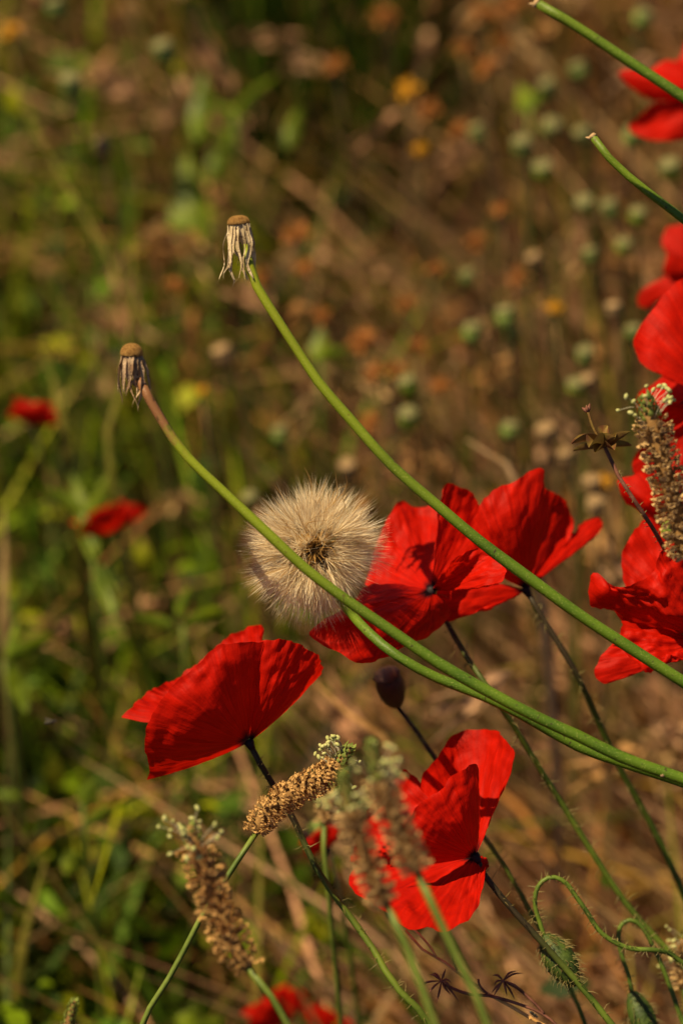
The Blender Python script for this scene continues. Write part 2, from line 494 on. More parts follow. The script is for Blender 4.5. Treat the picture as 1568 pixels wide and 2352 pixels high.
def blades(name, n, xr, yr, hr, wr, bend, palette, weight=None, label='', cat='grass', lean=(0, 0), near=NEAR_OK):
    x = rng.uniform(*xr, n); y = rng.uniform(*yr, n)
    if weight is not None:
        keep = rng.uniform(0, 1, n) < weight(x, y)
        x, y = x[keep], y[keep]
    n = len(x)
    h = rng.uniform(*hr, n) * (0.75 + 0.5 * rng.beta(2, 2, n)); w = rng.uniform(*wr, n)
    h = h * (1 + np.clip((y - 1.15) * .9, 0, .75)); w = w * (1 + np.clip((y - 1.2) * .5, 0, .5))
    az = rng.uniform(0, 2 * math.pi, n)
    b = rng.uniform(*bend, n)
    dx, dy = np.cos(az) * b * h + lean[0] * h, np.sin(az) * b * h + lean[1] * h
    ta = az + math.pi / 2 + rng.normal(0, .5, n)
    wx, wy = np.cos(ta), np.sin(ta)
    z0 = np.array([ground_z(a, c) for a, c in zip(x, y)]) - .004
    levels = [0, .35, .7, 1.0]
    V = np.zeros((n, 8, 3))
    for i, t in enumerate(levels):
        cx = x + dx * t ** 1.7; cy = y + dy * t ** 1.7
        cz = z0 + h * (t - .35 * np.minimum(b, 1.6) * t ** 2.5 * .8)
        ww = w * (1 - t ** 2 * .92)
        V[:, 2 * i, 0] = cx - wx * ww; V[:, 2 * i, 1] = cy - wy * ww; V[:, 2 * i, 2] = cz
        V[:, 2 * i + 1, 0] = cx + wx * ww; V[:, 2 * i + 1, 1] = cy + wy * ww; V[:, 2 * i + 1, 2] = cz
    d, fx, fy = frustum(V.reshape(-1, 3))
    bad = ((d < near + .17 * np.clip((fy + .3) / 1.2, 0, 1)) & (d > 0) & (np.abs(fx) < 1.2) & (np.abs(fy) < 1.7)).reshape(n, 8).any(1)
    V = V[~bad]
    pal = np.array(palette)
    tint = pal[rng.integers(0, len(pal), len(V))] * rng.uniform(.15, 1.50, (len(V), 1))
    me = sheet_mesh(name, V, [(0, 1, 3, 2), (2, 3, 5, 4), (4, 5, 7, 6)], 8, tint, M['blade'])
    o = link(name, me, kind='stuff', label=label)
    o['category'] = cat
    return o

def green_w(x, y):
    """share of green growth: left side of the meadow, patches elsewhere"""
    return np.clip(.55 - (x + .035 + .12 * (y - 1.05)) * 8.0 + vnoise(x, y, 6, 2.0) * .9, .09, 1.0)
def dry_w(x, y):
    return np.clip(1.12 - green_w(x, y), .05, 1.0)

DRY = [(.40, .19, .060), (.50, .27, .100), (.28, .12, .032), (.44, .19, .065), (.15, .07, .018), (.38, .22, .030)]
PINK = [(.50, .27, .145), (.60, .35, .20), (.42, .21, .11), (.52, .33, .15)]
GRN = [(.09, .17, .004), (.15, .24, .004), (.23, .30, .005), (.04, .08, .004), (.28, .29, .006)]
OLIVE = [(.20, .17, .02), (.25, .19, .03), (.15, .14, .015), (.28, .21, .04)]

blades('dry_grass', 5600, (-.75, .75), (.55, 2.6), (.10, .30), (.0009, .0026), (.2, 1.5), DRY + PINK, dry_w,
       'tangled dry tan and pinkish grass of the meadow', lean=(-.25, 0))
blades('broad_dry_grass', 1900, (-.75, .75), (.55, 2.6), (.06, .22), (.0022, .0042), (.4, 1.6), PINK + DRY[:4], dry_w,
       'broad curled straw coloured blades of dead grass', lean=(-.3, 0), near=1.14)
blades('green_grass', 6200, (-.75, .75), (.55, 2.6), (.10, .32), (.0012, .0034), (.15, 1.0), GRN + OLIVE[:2], green_w,
       'fresh green grass blades, thickest on the shaded green side of the meadow', lean=(-.12, 0))
blades('added_shade_grass', 3000, (-.55, -.20), (.50, 1.05), (.32, .44), (.0016, .0036), (.03, .22), GRN + OLIVE, None,  # added clump left of the frame, placed to cast shade on the lower-left meadow
       'tall dense green grass clump, added out of view to shade the weeds beside it')
blades('shadow_toned_grass', 230, (-.05, .02), (1.42, 1.66), (.24, .36), (.0016, .0034), (.05, .5), [(.03, .07, .004), (.05, .10, .005), (.10, .16, .005), (.02, .045, .004)], None,  # dark green grass; its near-black tones also stand in for an upright shadow
       'dark green grass clump with shadow put into its colour, far behind the spent stalks')
blades('weedy_green_grass', 1800, (-.28, -.02), (.70, 1.35), (.08, .24), (.0014, .0036), (.1, .9), GRN + [(.03, .06, .003), (.02, .04, .003), (.05, .09, .004)], None,
       'broad fresh grass blades among the low weeds')
blades('leaning_dry_grass', 1300, (.07, .45), (.66, 1.35), (.12, .24), (.0013, .0034), (.0, .5), PINK + PINK + DRY[:2], None,
       'pale straw leaning all one way under the nodding bud', lean=(-.6, .1))
blades('olive_grass', 2200, (-.75, .75), (.55, 2.6), (.14, .34), (.0009, .0026), (.1, .9), OLIVE, None,
       'half dried olive yellow grass blades mixed through the meadow', lean=(-.2, 0))
blades('far_grass', 9000, (-5, 5), (-1.5, 9), (.12, .36), (.003, .008), (.2, 1.3), DRY + OLIVE + GRN[:2],
       lambda x, y: ((np.abs(x) > .7) | (y > 2.5) | (y < .5)).astype(float),
       'coarse mixed grass of the surrounding meadow', near=1.9)

def herbage():
    """small leaves of low weeds: a mass on the green side"""
    n = 20000
    x = rng.uniform(-.6, .6, n); y = rng.uniform(.6, 2.3, n)
    keep = rng.uniform(0, 1, n) < np.clip(green_w(x, y) * 1.2 - .35, 0.02, 1)
    x, y = x[keep], y[keep]; n = len(x)
    z = np.array([ground_z(a, c) for a, c in zip(x, y)]) + rng.beta(1.4, 1.8, n) * .24 * (1 + np.clip((y - 1.15) * .9, 0, .7))
    ln = rng.uniform(.007, .022, n); w = ln * rng.uniform(.16, .34, n)
    dirs = rng.normal(0, 1, (n, 3)); dirs[:, 2] = dirs[:, 2] * .6 + .25
    dirs /= np.linalg.norm(dirs, axis=1)[:, None]
    up = rng.normal(0, .55, (n, 3)) + np.array([0, -.15, 1])
    side = np.cross(dirs, up); side /= np.linalg.norm(side, axis=1)[:, None]
    nor = np.cross(side, dirs)
    c = np.stack([x, y, z], 1)
    def at(t, s, k):
        return c + dirs * (ln * t)[:, None] + side * (w * s)[:, None] + nor * (ln * k)[:, None]
    V = np.stack([at(0, -.12, 0), at(0, .12, 0), at(.45, -1, .12), at(.45, 1, .12), at(.8, -.6, .08), at(.8, .6, .08), at(1.0, -.05, -.05), at(1.0, .05, -.05)], 1)
    d, fx, fy = frustum(V.reshape(-1, 3))
    bad = ((d < 1.0) & (np.abs(fx) < 1.2) & (np.abs(fy) < 1.7)).reshape(n, 8).any(1)
    V = V[~bad]
    pal = np.array([(.11, .20, .004), (.20, .30, .005), (.06, .12, .004), (.32, .34, .006), (.035, .075, .004)])
    tint = pal[rng.integers(0, len(pal), len(V))] * rng.uniform(.2, 1.25, (len(V), 1))
    me = sheet_mesh('low_weeds', V, [(0, 1, 3, 2), (2, 3, 5, 4), (4, 5, 7, 6)], 8, tint, M['blade'])
    o = link('low_weeds', me, kind='stuff', label='mass of small green weed leaves low in the meadow'); o['category'] = 'weeds'
herbage()

def spikelets():
    """nodding pinkish-tan brome spikelets, a mass above the dry side"""
    b = MB()
    rs = random.Random(5)
    made = 0
    while made < 620:
        x, y = rs.uniform(-.5, .5), rs.uniform(.85, 2.3)
        wgt = .15 + max(0, min(1, .5 + (x + .03) * 6 + mn.noise(Vector((x * 6, y * 6, 8))) * .8))
        if rs.random() > wgt: continue
        h = rs.uniform(.10, .30) * (1 + max(0, min(.7, (y - 1.15) * .9)))
        tip = Vector((x - rs.uniform(.0, .08), y + rs.uniform(-.04, .04), ground_z(x, y) + h))
        L = rs.uniform(.020, .040)
        dr = Vector((rs.gauss(-.2, .6), rs.gauss(0, .5), rs.gauss(-.15, .55))).normalized()
        e = tip + dr * L
        ok = True
        for q in (tip, e):
            d, fx, fy = frustum(np.array([q]))
            if d[0] < 1.0 and abs(fx[0]) < 1.2 and abs(fy[0]) < 1.7: ok = False
        if not ok: continue
        c = rs.choice(PINK + DRY[:2]); k = rs.uniform(.75, 1.25)
        colr = (c[0] * k, c[1] * k, c[2] * k, 1)
        root = Vector((x, y, ground_z(x, y)))
        b.tube(spline([root, root.lerp(tip, .6) + Vector((.01, 0, .01)), tip], 6), .0005, 3, cap=False, col=colr)
        W = rs.uniform(.0022, .0045)
        for s in range(6):           # overlapping lemmas with awns
            f = s / 6
            p = tip.lerp(e, f * .8)
            sd = dr.orthogonal().normalized(); sd.rotate(Matrix.Rotation(s * 2.4, 3, dr))
            t2 = (dr + sd * .28).normalized()
            q = p + t2 * L * .42
            wv = t2.cross(sd).normalized() * W * (1 - .4 * f)
            o2 = sd * W * .7
            a = q + t2 * L * .38
            b.add([p, p.lerp(q, .45) + wv + o2, q, p.lerp(q, .45) - wv + o2, a], [(0, 1, 2, 3), (2, 4, 1)], col=colr)
        made += 1
    o = link('brome_spikelets', b.mesh('brome_spikelets', M['blade']), kind='stuff', label='pinkish tan nodding spikelets of dry brome grass')
    o['category'] = 'grass'
spikelets()

# ------------------------------------------------------------------ stems
def to_ground(pts, foot=(0.03, 0.02)):
    """carry a stem on from its last world point down to the soil"""
    a, b = Vector(pts[-2]), Vector(pts[-1])
    t = (b - a).normalized()
    fx, fy = b.x + foot[0], b.y + foot[1]
    f = Vector((fx, fy, ground_z(fx, fy) - .006))
    mid = b.lerp(f, .45) + Vector((t.x, t.y, 0)) * .02
    return list(pts) + [mid, f]

def stem_path(px, d, foot=(0.03, 0.02), n=60):
    """px: (x, y) or (x, y, depth shift) points"""
    w = [P(p[0], p[1], d + (p[2] if len(p) > 2 else 0)) for p in px]
    return spline(to_ground(w, foot), n)

def hairs_on(b, path, r, per_m, length, seed=0, upto=1.0, mat=0, spread=.35):
    rs = random.Random(seed)
    path = [Vector(p) for p in path]
    seg = [(path[i + 1] - path[i]).length for i in range(len(path) - 1)]
    for i, s in enumerate(seg):
        if i / len(seg) > upto: break
        k = s * per_m
        k = int(k) + (rs.random() < k - int(k))
        t = (path[i + 1] - path[i]).normalized()
        for _ in range(k):
            p = path[i].lerp(path[i + 1], rs.random())
            o = t.orthogonal().normalized(); o.rotate(Matrix.Rotation(rs.uniform(0, 6.283), 3, t))
            dr = (o + t * rs.gauss(-.1, spread) ).normalized()
            L = length * rs.uniform(.5, 1.2)
            a = p + o * r * .8
            m = a + dr * L * .55 + Vector((0, 0, rs.gauss(0, .1))) * L
            e = m + (dr + Vector((rs.gauss(0, .3), rs.gauss(0, .3), rs.gauss(-.1, .3)))).normalized() * L * .45
            b.tube([a, m, e], [.00014, .00010, .00004], 3, cap=False, mat=mat)

# ------------------------------------------------------------------ poppies
PETAL_COUNT = [0]
def petal(parent, base, d0, rim, mid0=(0, 0), mid1=(0, 0), bulge=0.0, fold=.0011, nu=56, nr=30, seed=None, ragged=.026, name='petal', label=None, fine=1.0):
    """a sheet fanned from the claw out to a rim; rim points are (x, y, depth shift).
    mid0/mid1 bow the two side edges, bulge cups the sheet along the view axis."""
    PETAL_COUNT[0] += 1
    sd = seed if seed is not None else PETAL_COUNT[0] * 1.37
    rs = random.Random(int(sd * 100))
    rim_w = spline([P(x, y, d0 + z) for x, y, z in rim], nu + 1)
    base = np.array(base)
    k = pxm(d0)
    U = np.linspace(0, 1, nu + 1)
    r = np.linspace(0, 1, nr + 1) ** .85
    ox = (mid0[0] + (mid1[0] - mid0[0]) * U) * k
    oy = -(mid0[1] + (mid1[1] - mid0[1]) * U) * k
    bz = bulge * (.35 + .65 * np.sin(math.pi * U))
    rag = np.array([1 + ragged * (mn.noise(Vector((u * 9, sd, 0))) + .6 * mn.noise(Vector((u * 26, sd, 3)))) for u in U])
    rimR = base + (rim_w - base) * rag[:, None]
    start = base + (rimR - base) * .02
    ctrl = (start + rimR) * .5 + np.outer(ox, np.array(RGT)) + np.outer(oy, np.array(UPV)) + np.outer(bz, np.array(FWD))
    S = ((1 - r) ** 2)[None, :, None] * start[:, None] + (2 * r * (1 - r))[None, :, None] * ctrl[:, None] + (r ** 2)[None, :, None] * rimR[:, None]
    du = np.gradient(S, axis=0); dr = np.gradient(S, axis=1)
    Nn = np.cross(du, dr); Nn /= np.maximum(np.linalg.norm(Nn, axis=2, keepdims=True), 1e-9)
    f = np.zeros((nu + 1, nr + 1))
    for kk in (2, 3, 4, 5, 7, 9):
        ph, a = rs.uniform(0, 6.28), rs.uniform(.4, 1) / kk ** .7
        tw = rs.uniform(-.8, .8)
        f += a * np.sin(2 * math.pi * kk * U[:, None] * .5 + ph + tw * r[None]) * r[None] ** 1.4
    for kk in (15, 21, 29):
        ph, a = rs.uniform(0, 6.28), rs.uniform(.03, .08) * fine
        f += a * np.sin(2 * math.pi * kk * U[:, None] * .5 + ph) * (r[None] * (1.15 - r[None] * .6))
    cr = np.array([[mn.noise(Vector((u * 7, q * 5, sd))) * .75 + mn.noise(Vector((u * 15, q * 10, sd + 5))) * .60
                    + mn.noise(Vector((u * 30, q * 19, sd + 9))) * .30 for q in r] for u in U])
    f += cr * (r[None] ** 1.1) * 1.1 * fine
    f *= (.45 + .55 * np.sin(math.pi * U))[:, None] * 1.12
    S = S + Nn * (f * fold)[:, :, None]
    vs = S.reshape(-1, 3)
    n2 = nr + 1
    fs = [(i * n2 + j, (i + 1) * n2 + j, (i + 1) * n2 + j + 1, i * n2 + j + 1) for i in range(nu) for j in range(nr)]
    us = [(u, q) for u in U for q in r]
    b = MB(); b.add(vs, fs, us)
    o = link(name, b.mesh(name, M['petal']), parent, label=label)
    return o

HAIR_SEED = [0]
def poppy(label, base_px, d0, petals, stem_px, foot=(.03, .02), group=None, stem_r=.00092, hair=True, hair_len=.0030, axis_px=None, detail=1.0, centre=True):
    """petals: list of dicts for petal(); stem_px starts at the flower base"""
    base = P(base_px[0], base_px[1], d0)
    path = stem_path([base_px] + stem_px, d0, foot, 70)
    t = thing('poppy', label, 'poppy', Vector(path[-1]) + Vector((0, 0, .006)), group)
    for p in petals:
        p = dict(p)
        if detail < 1: p.setdefault('nu', 24); p.setdefault('nr', 14)
        petal(t, base, p.pop('d', d0), p.pop('rim'), **p)
    N = len(path)
    b = MB(); b.tube(path, [stem_r * (.9 + .5 * min(1, i / N * 2)) for i in range(N)], 8)
    stem_o = link('stem', b.mesh('stem', M['poppy_stem']), t)
    if hair:
        HAIR_SEED[0] += 1
        b = MB(); hairs_on(b, path, stem_r, 900 * detail, hair_len, HAIR_SEED[0], .8)
        link('stem_hairs', b.mesh('stem_hairs', M['hair']), stem_o, kind='stuff')
    # dark swollen flower base, pistil and ring of stamens
    allr = np.array([np.mean([np.array(P(x, y, p.get('d', d0) + z)) for x, y, z in p['rim']], axis=0) for p in petals])
    ax = Vector(allr.mean(axis=0)) - base
    ax.normalize()
    tdir = (Vector(path[0]) - Vector(path[1])).normalized()
    b = MB(); b.lathe([(-.0022, .0008), (-.0012, .0011), (0, .0014), (.0008, .0012), (.0011, .0006)], base, tdir, 12)
    link('flower_base', b.mesh('flower_base', M['black']), t)
    if centre:
        b = MB(); b.lathe([(0, .0012), (.003, .0024), (.006, .003), (.0085, .0032), (.009, .0036), (.0096, .003), (.0098, .001)], base, ax, 12)
        link('pistil', b.mesh('pistil', M['capsule']), t)
        b = MB(); rs = random.Random(int(base_px[0]))
        s1 = ax.orthogonal().normalized(); s2 = ax.cross(s1)
        for k in range(46):
            an = rs.uniform(0, 6.283); rr = rs.uniform(.5, 1)
            o = s1 * math.cos(an) + s2 * math.sin(an)
            e = base + ax * rs.uniform(.005, .010) + o * .0068 * rr
            b.tube([base + o * .001 + ax * .001, base.lerp(e, .6) + o * .0008, e], .00012, 3, cap=False)
            b.lathe([(-.0007, .0002), (0, .00045), (.0007, .0002)], e, o, 5)
        link('stamens', b.mesh('stamens', M['black']), t, kind='stuff')
    return t

# --- the cup-shaped poppy left of the middle, seen from outside
P1 = [
    dict(rim=[(283, 1650, .018), (298, 1628, .020), (322, 1602, .024), (352, 1580, .028), (395, 1562, .031), (450, 1528, .034)], bulge=.016, mid0=(10, 10)),
    dict(rim=[(450, 1530, .034), (505, 1480, .036), (530, 1460, .036), (570, 1444, .034), (601, 1432, .032), (603, 1474, .030), (650, 1500, .027)], bulge=.018),
    dict(rim=[(588, 1486, -.010), (604, 1474, -.012), (625, 1468, -.013), (670, 1472, -.011), (706, 1488, -.007), (730, 1512, -.002), (741, 1535, .004), (728, 1550, .009)], bulge=-.012, mid0=(0, 0), mid1=(14, 6)),
    dict(rim=[(340, 1791, .004), (346, 1768, .002), (336, 1730, -.004), (333, 1690, -.009), (360, 1625, -.014), (386, 1590, -.016), (430, 1545, -.018), (480, 1500, -.019), (510, 1482, -.019), (560, 1475, -.017), (606, 1472, -.014)], bulge=-.014, mid0=(14, 8), mid1=(-8, 0)),
]
poppy('dark red cup-shaped poppy seen from outside, tilted left, below the fluffy seed head', (572, 1706), .800, P1,
      [(590, 1742), (632, 1812, .003), (668, 1870, .006), (700, 1940, .006), (735, 2010, .006), (790, 2088, .006), (850, 2170, .004), (905, 2262, .0), (990, 2360, 0)], (.03, .0))

# --- pair of poppies right of the seed head
P2 = [
    dict(rim=[(838, 1345, .018), (862, 1255, .021), (874, 1222, .022), (892, 1185, .025), (915, 1154, .028), (936, 1151, .030), (960, 1160, .031), (1000, 1162, .031), (1045, 1172, .030), (1070, 1230, .026)], bulge=.010),
    dict(rim=[(1008, 1200, .010), (1008, 1160, .012), (1014, 1120, .014), (1034, 1112, .016), (1065, 1120, .018), (1090, 1140, .020), (1106, 1168, .021), (1124, 1205, .020), (1126, 1240, .018), (1105, 1272, .014)], bulge=.006),
    dict(rim=[(832, 1348, .004), (800, 1385, -.006), (755, 1424, -.014), (712, 1456, -.020), (735, 1484, -.023), (770, 1498, -.024), (808, 1518, -.024), (850, 1523, -.022), (892, 1517, -.019), (930, 1496, -.015), (968, 1466, -.006), (1012, 1434, .002), (1035, 1412, .006)], bulge=-.012, mid0=(-10, -22), mid1=(24, 0), fold=.0014),
    dict(rim=[(1022, 1332, -.010), (1034, 1302, -.013), (1058, 1280, -.014), (1095, 1266, -.012), (1130, 1276, -.010), (1150, 1296, -.014), (1167, 1318, -.018), (1150, 1338, -.020), (1108, 1340, -.014)], bulge=-.006, mid0=(-2, -6), mid1=(0, 10), fold=.0013),
]
poppy('wide open scarlet poppy touching the fluffy seed head, one petal hanging forward', (990, 1357), .822, P2,
      [(1004, 1392, .018), (1030, 1438, .020), (1066, 1500, .016), (1108, 1562, .006), (1175, 1662, .014), (1262, 1802, .024), (1345, 1935, .03), (1440, 2080, .034), (1530, 2182, .036), (1610, 2262, .036), (1690, 2380, .036)], (.03, .01), hair_len=.0036, centre=False, stem_r=.00082)

P2B = [
    dict(rim=[(1296, 1235, .022), (1318, 1222, .024), (1346, 1193, .027), (1384, 1194, .028), (1380, 1219, .026), (1346, 1243, .024), (1308, 1250, .020)], bulge=.004, fold=.0008),
    dict(rim=[(1225, 1180, .014), (1240, 1140, .014), (1250, 1124, .014), (1272, 1131, .017), (1297, 1152, .020), (1312, 1178, .022), (1317, 1206, .022), (1306, 1240, .020), (1268, 1288, .014)], bulge=.010, mid1=(16, 10)),
    dict(rim=[(1085, 1275, -.006), (1092, 1200, -.010), (1112, 1142, -.012), (1140, 1120, -.012), (1186, 1102, -.011), (1214, 1084, -.009), (1247, 1077, -.007), (1249, 1122, -.005), (1262, 1180, -.002)], bulge=-.012, mid0=(-16, 6)),
    dict(rim=[(1102, 1328, -.002), (1050, 1336, -.006), (1004, 1366, -.012), (1014, 1402, -.014), (1033, 1428, -.014), (1072, 1414, -.012), (1110, 1394, -.008), (1160, 1383, -.002)], bulge=-.008, mid1=(0, 6)),
]
poppy('dark scarlet poppy with a tall pointed petal, standing just right of the wide open one', (1207, 1355), .846, P2B,
      [(1222, 1380), (1268, 1455), (1320, 1542), (1370, 1650, .01), (1425, 1768, .02), (1500, 1905, .03), (1570, 2055, .036), (1650, 2250, .04), (1700, 2400, .04)], (.02, .01), centre=False)

# --- lower poppy behind the two blurred plantain heads
P3 = [
    dict(rim=[(966, 1812, .012), (970, 1785, .014), (985, 1760, .017), (1000, 1738, .020), (1022, 1712, .024), (1040, 1690, .026), (1070, 1678, .026), (1105, 1673, .024), (1138, 1677, .020), (1150, 1688, .016), (1181, 1722, .010), (1170, 1760, .007), (1150, 1815, .004), (1126, 1880, .002)], bulge=.010, mid1=(8, 0), fold=.0010),
    dict(rim=[(834, 2000, .006), (806, 1982, .010), (820, 1940, .014), (846, 1862, .020), (880, 1812, .022), (911, 1790, .022), (926, 1765, .022), (952, 1783, .022), (985, 1820, .020), (1012, 1856, .016)], bulge=.012, fold=.0012),
    dict(rim=[(1112, 1980, .002), (1120, 2006, -.003), (1116, 2042, -.009), (1098, 2088, -.017), (1068, 2122, -.023), (1034, 2136, -.027), (985, 2129, -.029), (936, 2122, -.029), (886, 2098, -.026), (845, 2064, -.020), (804, 2032, -.012), (802, 2012, -.006), (834, 1996, .002)], bulge=.010, mid0=(10, -8), fold=.0014, fine=1.3),
    dict(rim=[(896, 1992, -.016), (914, 1930, -.019), (938, 1884, -.018), (958, 1852, -.017), (985, 1830, -.015), (1012, 1816, -.013), (1034, 1786, -.011), (1064, 1770, -.009), (1082, 1754, -.007), (1096, 1766, -.003), (1106, 1850, .001)], bulge=-.009, mid0=(4, 6), mid1=(6, 0), fold=.0010),
]
poppy('bright red poppy with crumpled petals behind two plantain heads, opening to the left', (1091, 1968), .800, P3,
      [(1108, 2004), (1152, 2062), (1250, 2172), (1330, 2262), (1405, 2356), (1450, 2420)], (.05, .0), centre=False)

# --- the poppies at the right margin
P4 = [
    dict(rim=[(1470, 1420, .012), (1436, 1345, .013), (1427, 1310, .014), (1430, 1262, .016), (1450, 1222, .018), (1484, 1189, .020), (1520, 1218, .022), (1552, 1268, .022), (1600, 1290, .022)], bulge=.006),
    dict(rim=[(1462, 1500, .008), (1428, 1452, .006), (1402, 1482, .004), (1366, 1545, .002), (1384, 1568, .002), (1420, 1560, .002), (1452, 1512, .004), (1490, 1500, .008)], bulge=.0, fold=.0009),
    dict(rim=[(1428, 1440, .004), (1408, 1402, .0), (1398, 1380, -.002), (1354, 1350, -.006), (1366, 1313, -.008), (1402, 1346, -.010), (1440, 1346, -.012), (1478, 1332, -.014), (1504, 1290, -.016), (1552, 1236, -.016), (1590, 1242, -.014), (1640, 1260, -.010)], bulge=-.012, fold=.0024, fine=1.4),
    dict(rim=[(1430, 1420, -.004), (1424, 1455, -.008), (1440, 1500, -.010), (1470, 1530, -.012), (1492, 1541, -.012), (1532, 1526, -.010), (1568, 1502, -.006), (1610, 1500, -.002)], bulge=-.008, fold=.0024, fine=1.4),
]
poppy('crumpled dark red poppy with ragged petals beside the long stalk at the meadow edge', (1640, 1478), .815, P4,
      [(1665, 1520), (1710, 1620), (1760, 1760), (1820, 1960)], (.03, .0))
P5 = [
    dict(rim=[(1500, 1215, .004), (1470, 1180, .003), (1440, 1160, .002), (1425, 1138, .001), (1414, 1106, .0), (1430, 1096, .0), (1476, 1090, .002), (1510, 1098, .004), (1540, 1120, .006)], bulge=-.006),
    dict(rim=[(1510, 1120, .014), (1530, 1092, .018), (1570, 1095, .020), (1600, 1120, .020), (1610, 1170, .018)], bulge=.008),
    dict(rim=[(1490, 1200, .000), (1480, 1160, -.004), (1500, 1120, -.008), (1540, 1110, -.010), (1580, 1140, -.006), (1590, 1180, .0)], bulge=-.006),
]
poppy('small dark red poppy half hidden behind the brown calyx sprig', (1548, 1205), .850, P5,
      [(1565, 1240), (1610, 1330), (1660, 1470), (1720, 1700)], (.03, .02), hair=False, detail=.6)
P6 = [
    dict(rim=[(1640, 640, .010), (1568, 642, .006), (1532, 664, .004), (1512, 690, .002), (1490, 722, .0), (1470, 746, -.002), (1455, 775, -.004), (1460, 808, -.006), (1478, 842, -.007), (1502, 855, -.007), (1540, 852, -.005), (1580, 862, .0)], bulge=-.008, fold=.0015),
    dict(rim=[(1600, 850, .022), (1560, 852, .020), (1528, 862, .016), (1498, 880, .013), (1462, 906, .012), (1462, 935, .012), (1492, 985, .016), (1540, 1030, .020), (1600, 1040, .022)], bulge=.004, fold=.0012),
    dict(rim=[(1560, 980, .0), (1510, 1000, .0), (1474, 1022, .0), (1455, 1060, .0), (1456, 1098, .0), (1480, 1120, .0), (1530, 1130, .0), (1600, 1110, .004)], bulge=.004, fold=.0012),
    dict(rim=[(1640, 700, .03), (1700, 680, .03), (1760, 760, .03), (1780, 860, .03), (1760, 960, .03), (1700, 1000, .03)], bulge=.008),
]
poppy('large glossy scarlet poppy with white sheen behind the upright plantain head', (1650, 925), .860, P6,
      [(1672, 965), (1720, 1080), (1780, 1260), (1840, 1560)], (.03, .02), hair=False, detail=.7)
P7 = [
    dict(rim=[(1600, 500, .0), (1568, 510, .0), (1532, 518, .0), (1520, 552, .0), (1534, 585, .0), (1524, 622, .002), (1560, 650, .004), (1600, 660, .006)], bulge=-.006),
    dict(rim=[(1600, 640, .004), (1545, 628, .004), (1500, 650, .004), (1466, 676, .004), (1462, 700, .004), (1482, 704, .004), (1512, 692, .006), (1560, 680, .008), (1600, 690, .01)], bulge=.0, fold=.0009),
    dict(rim=[(1600, 520, .02), (1680, 500, .02), (1740, 560, .02), (1740, 660, .02), (1690, 720, .02)], bulge=.01),
]
poppy('out of focus orange red poppy with a narrow drooping petal, behind the glossy scarlet one', (1640, 628), .985, P7,
      [(1665, 680), (1700, 800), (1740, 1000)], (.03, .02), hair=False, detail=.4)
P8 = [
    dict(rim=[(1610, 80, .012), (1572, 95, .010), (1558, 138, .008), (1522, 138, .006), (1482, 158, .004), (1418, 162, .0), (1434, 190, .0), (1488, 222, .002), (1540, 236, .006), (1600, 240, .01)], bulge=-.006, fold=.0012),
    dict(rim=[(1600, 230, .0), (1540, 232, .0), (1492, 240, .0), (1466, 268, .0), (1444, 292, .0), (1470, 314, .0), (1502, 324, .0), (1560, 322, .002), (1620, 310, .006)], bulge=.004, fold=.0014),
    dict(rim=[(1640, 110, .03), (1700, 90, .03), (1770, 150, .03), (1780, 250, .03), (1720, 310, .03)], bulge=.01),
]
poppy('out of focus orange red poppy crossed by the thick bare green stalk', (1670, 222), 1.00, P8,
      [(1690, 290), (1730, 420), (1780, 640)], (.03, .02), hair=False, detail=.4)

def small_poppy(label, cx, cy, d, s, flip=1, foot=(.02, .02), group=None, lean=0.0, sq=1.0):
    """a copy of the cup form, moved and scaled"""
    ca, sa = math.cos(lean), math.sin(lean)
    def tr(p):
        x, y = (p[0] - 572) * flip * s, (p[1] - 1706) * s * sq
        return (cx + x * ca - y * sa, cy + x * sa + y * ca, p[2] * s * d / .8)
    pet = []
    for p in P1:
        q = dict(p); q['rim'] = [tr(a) for a in p['rim']]
        q['bulge'] = p['bulge'] * s * d / .8
        for k in ('mid0', 'mid1'):
            if k in q: q[k] = (q[k][0] * flip * s, q[k][1] * s)
        q['fold'] = .0009; pet.append(q)
    return poppy(label, (cx, cy), d, pet, [(cx + 10 * flip, cy + 25), (cx + 30, cy + 110)], foot, group, .0007, False, detail=.35)
small_poppy('blurred red poppy deep among the green grass, half screened by grass blades', 272, 1216, 1.14, .38, 1, lean=0, sq=.65)
small_poppy('blurred dark red poppy beside a yellowing blade in the green grass', 72, 976, 1.17, .25, 1, lean=.75)
small_poppy('small blurred red poppy directly behind the curved plantain head', 752, 1950, .945, .22, 1)
small_poppy('blurred red poppy low in the grass beneath the drooping plantain head', 652, 2352, 1.06, .34, 1)
small_poppy('small dark blurred poppy low beside the red one beneath the plantain head', 735, 2372, 1.08, .26, -1)

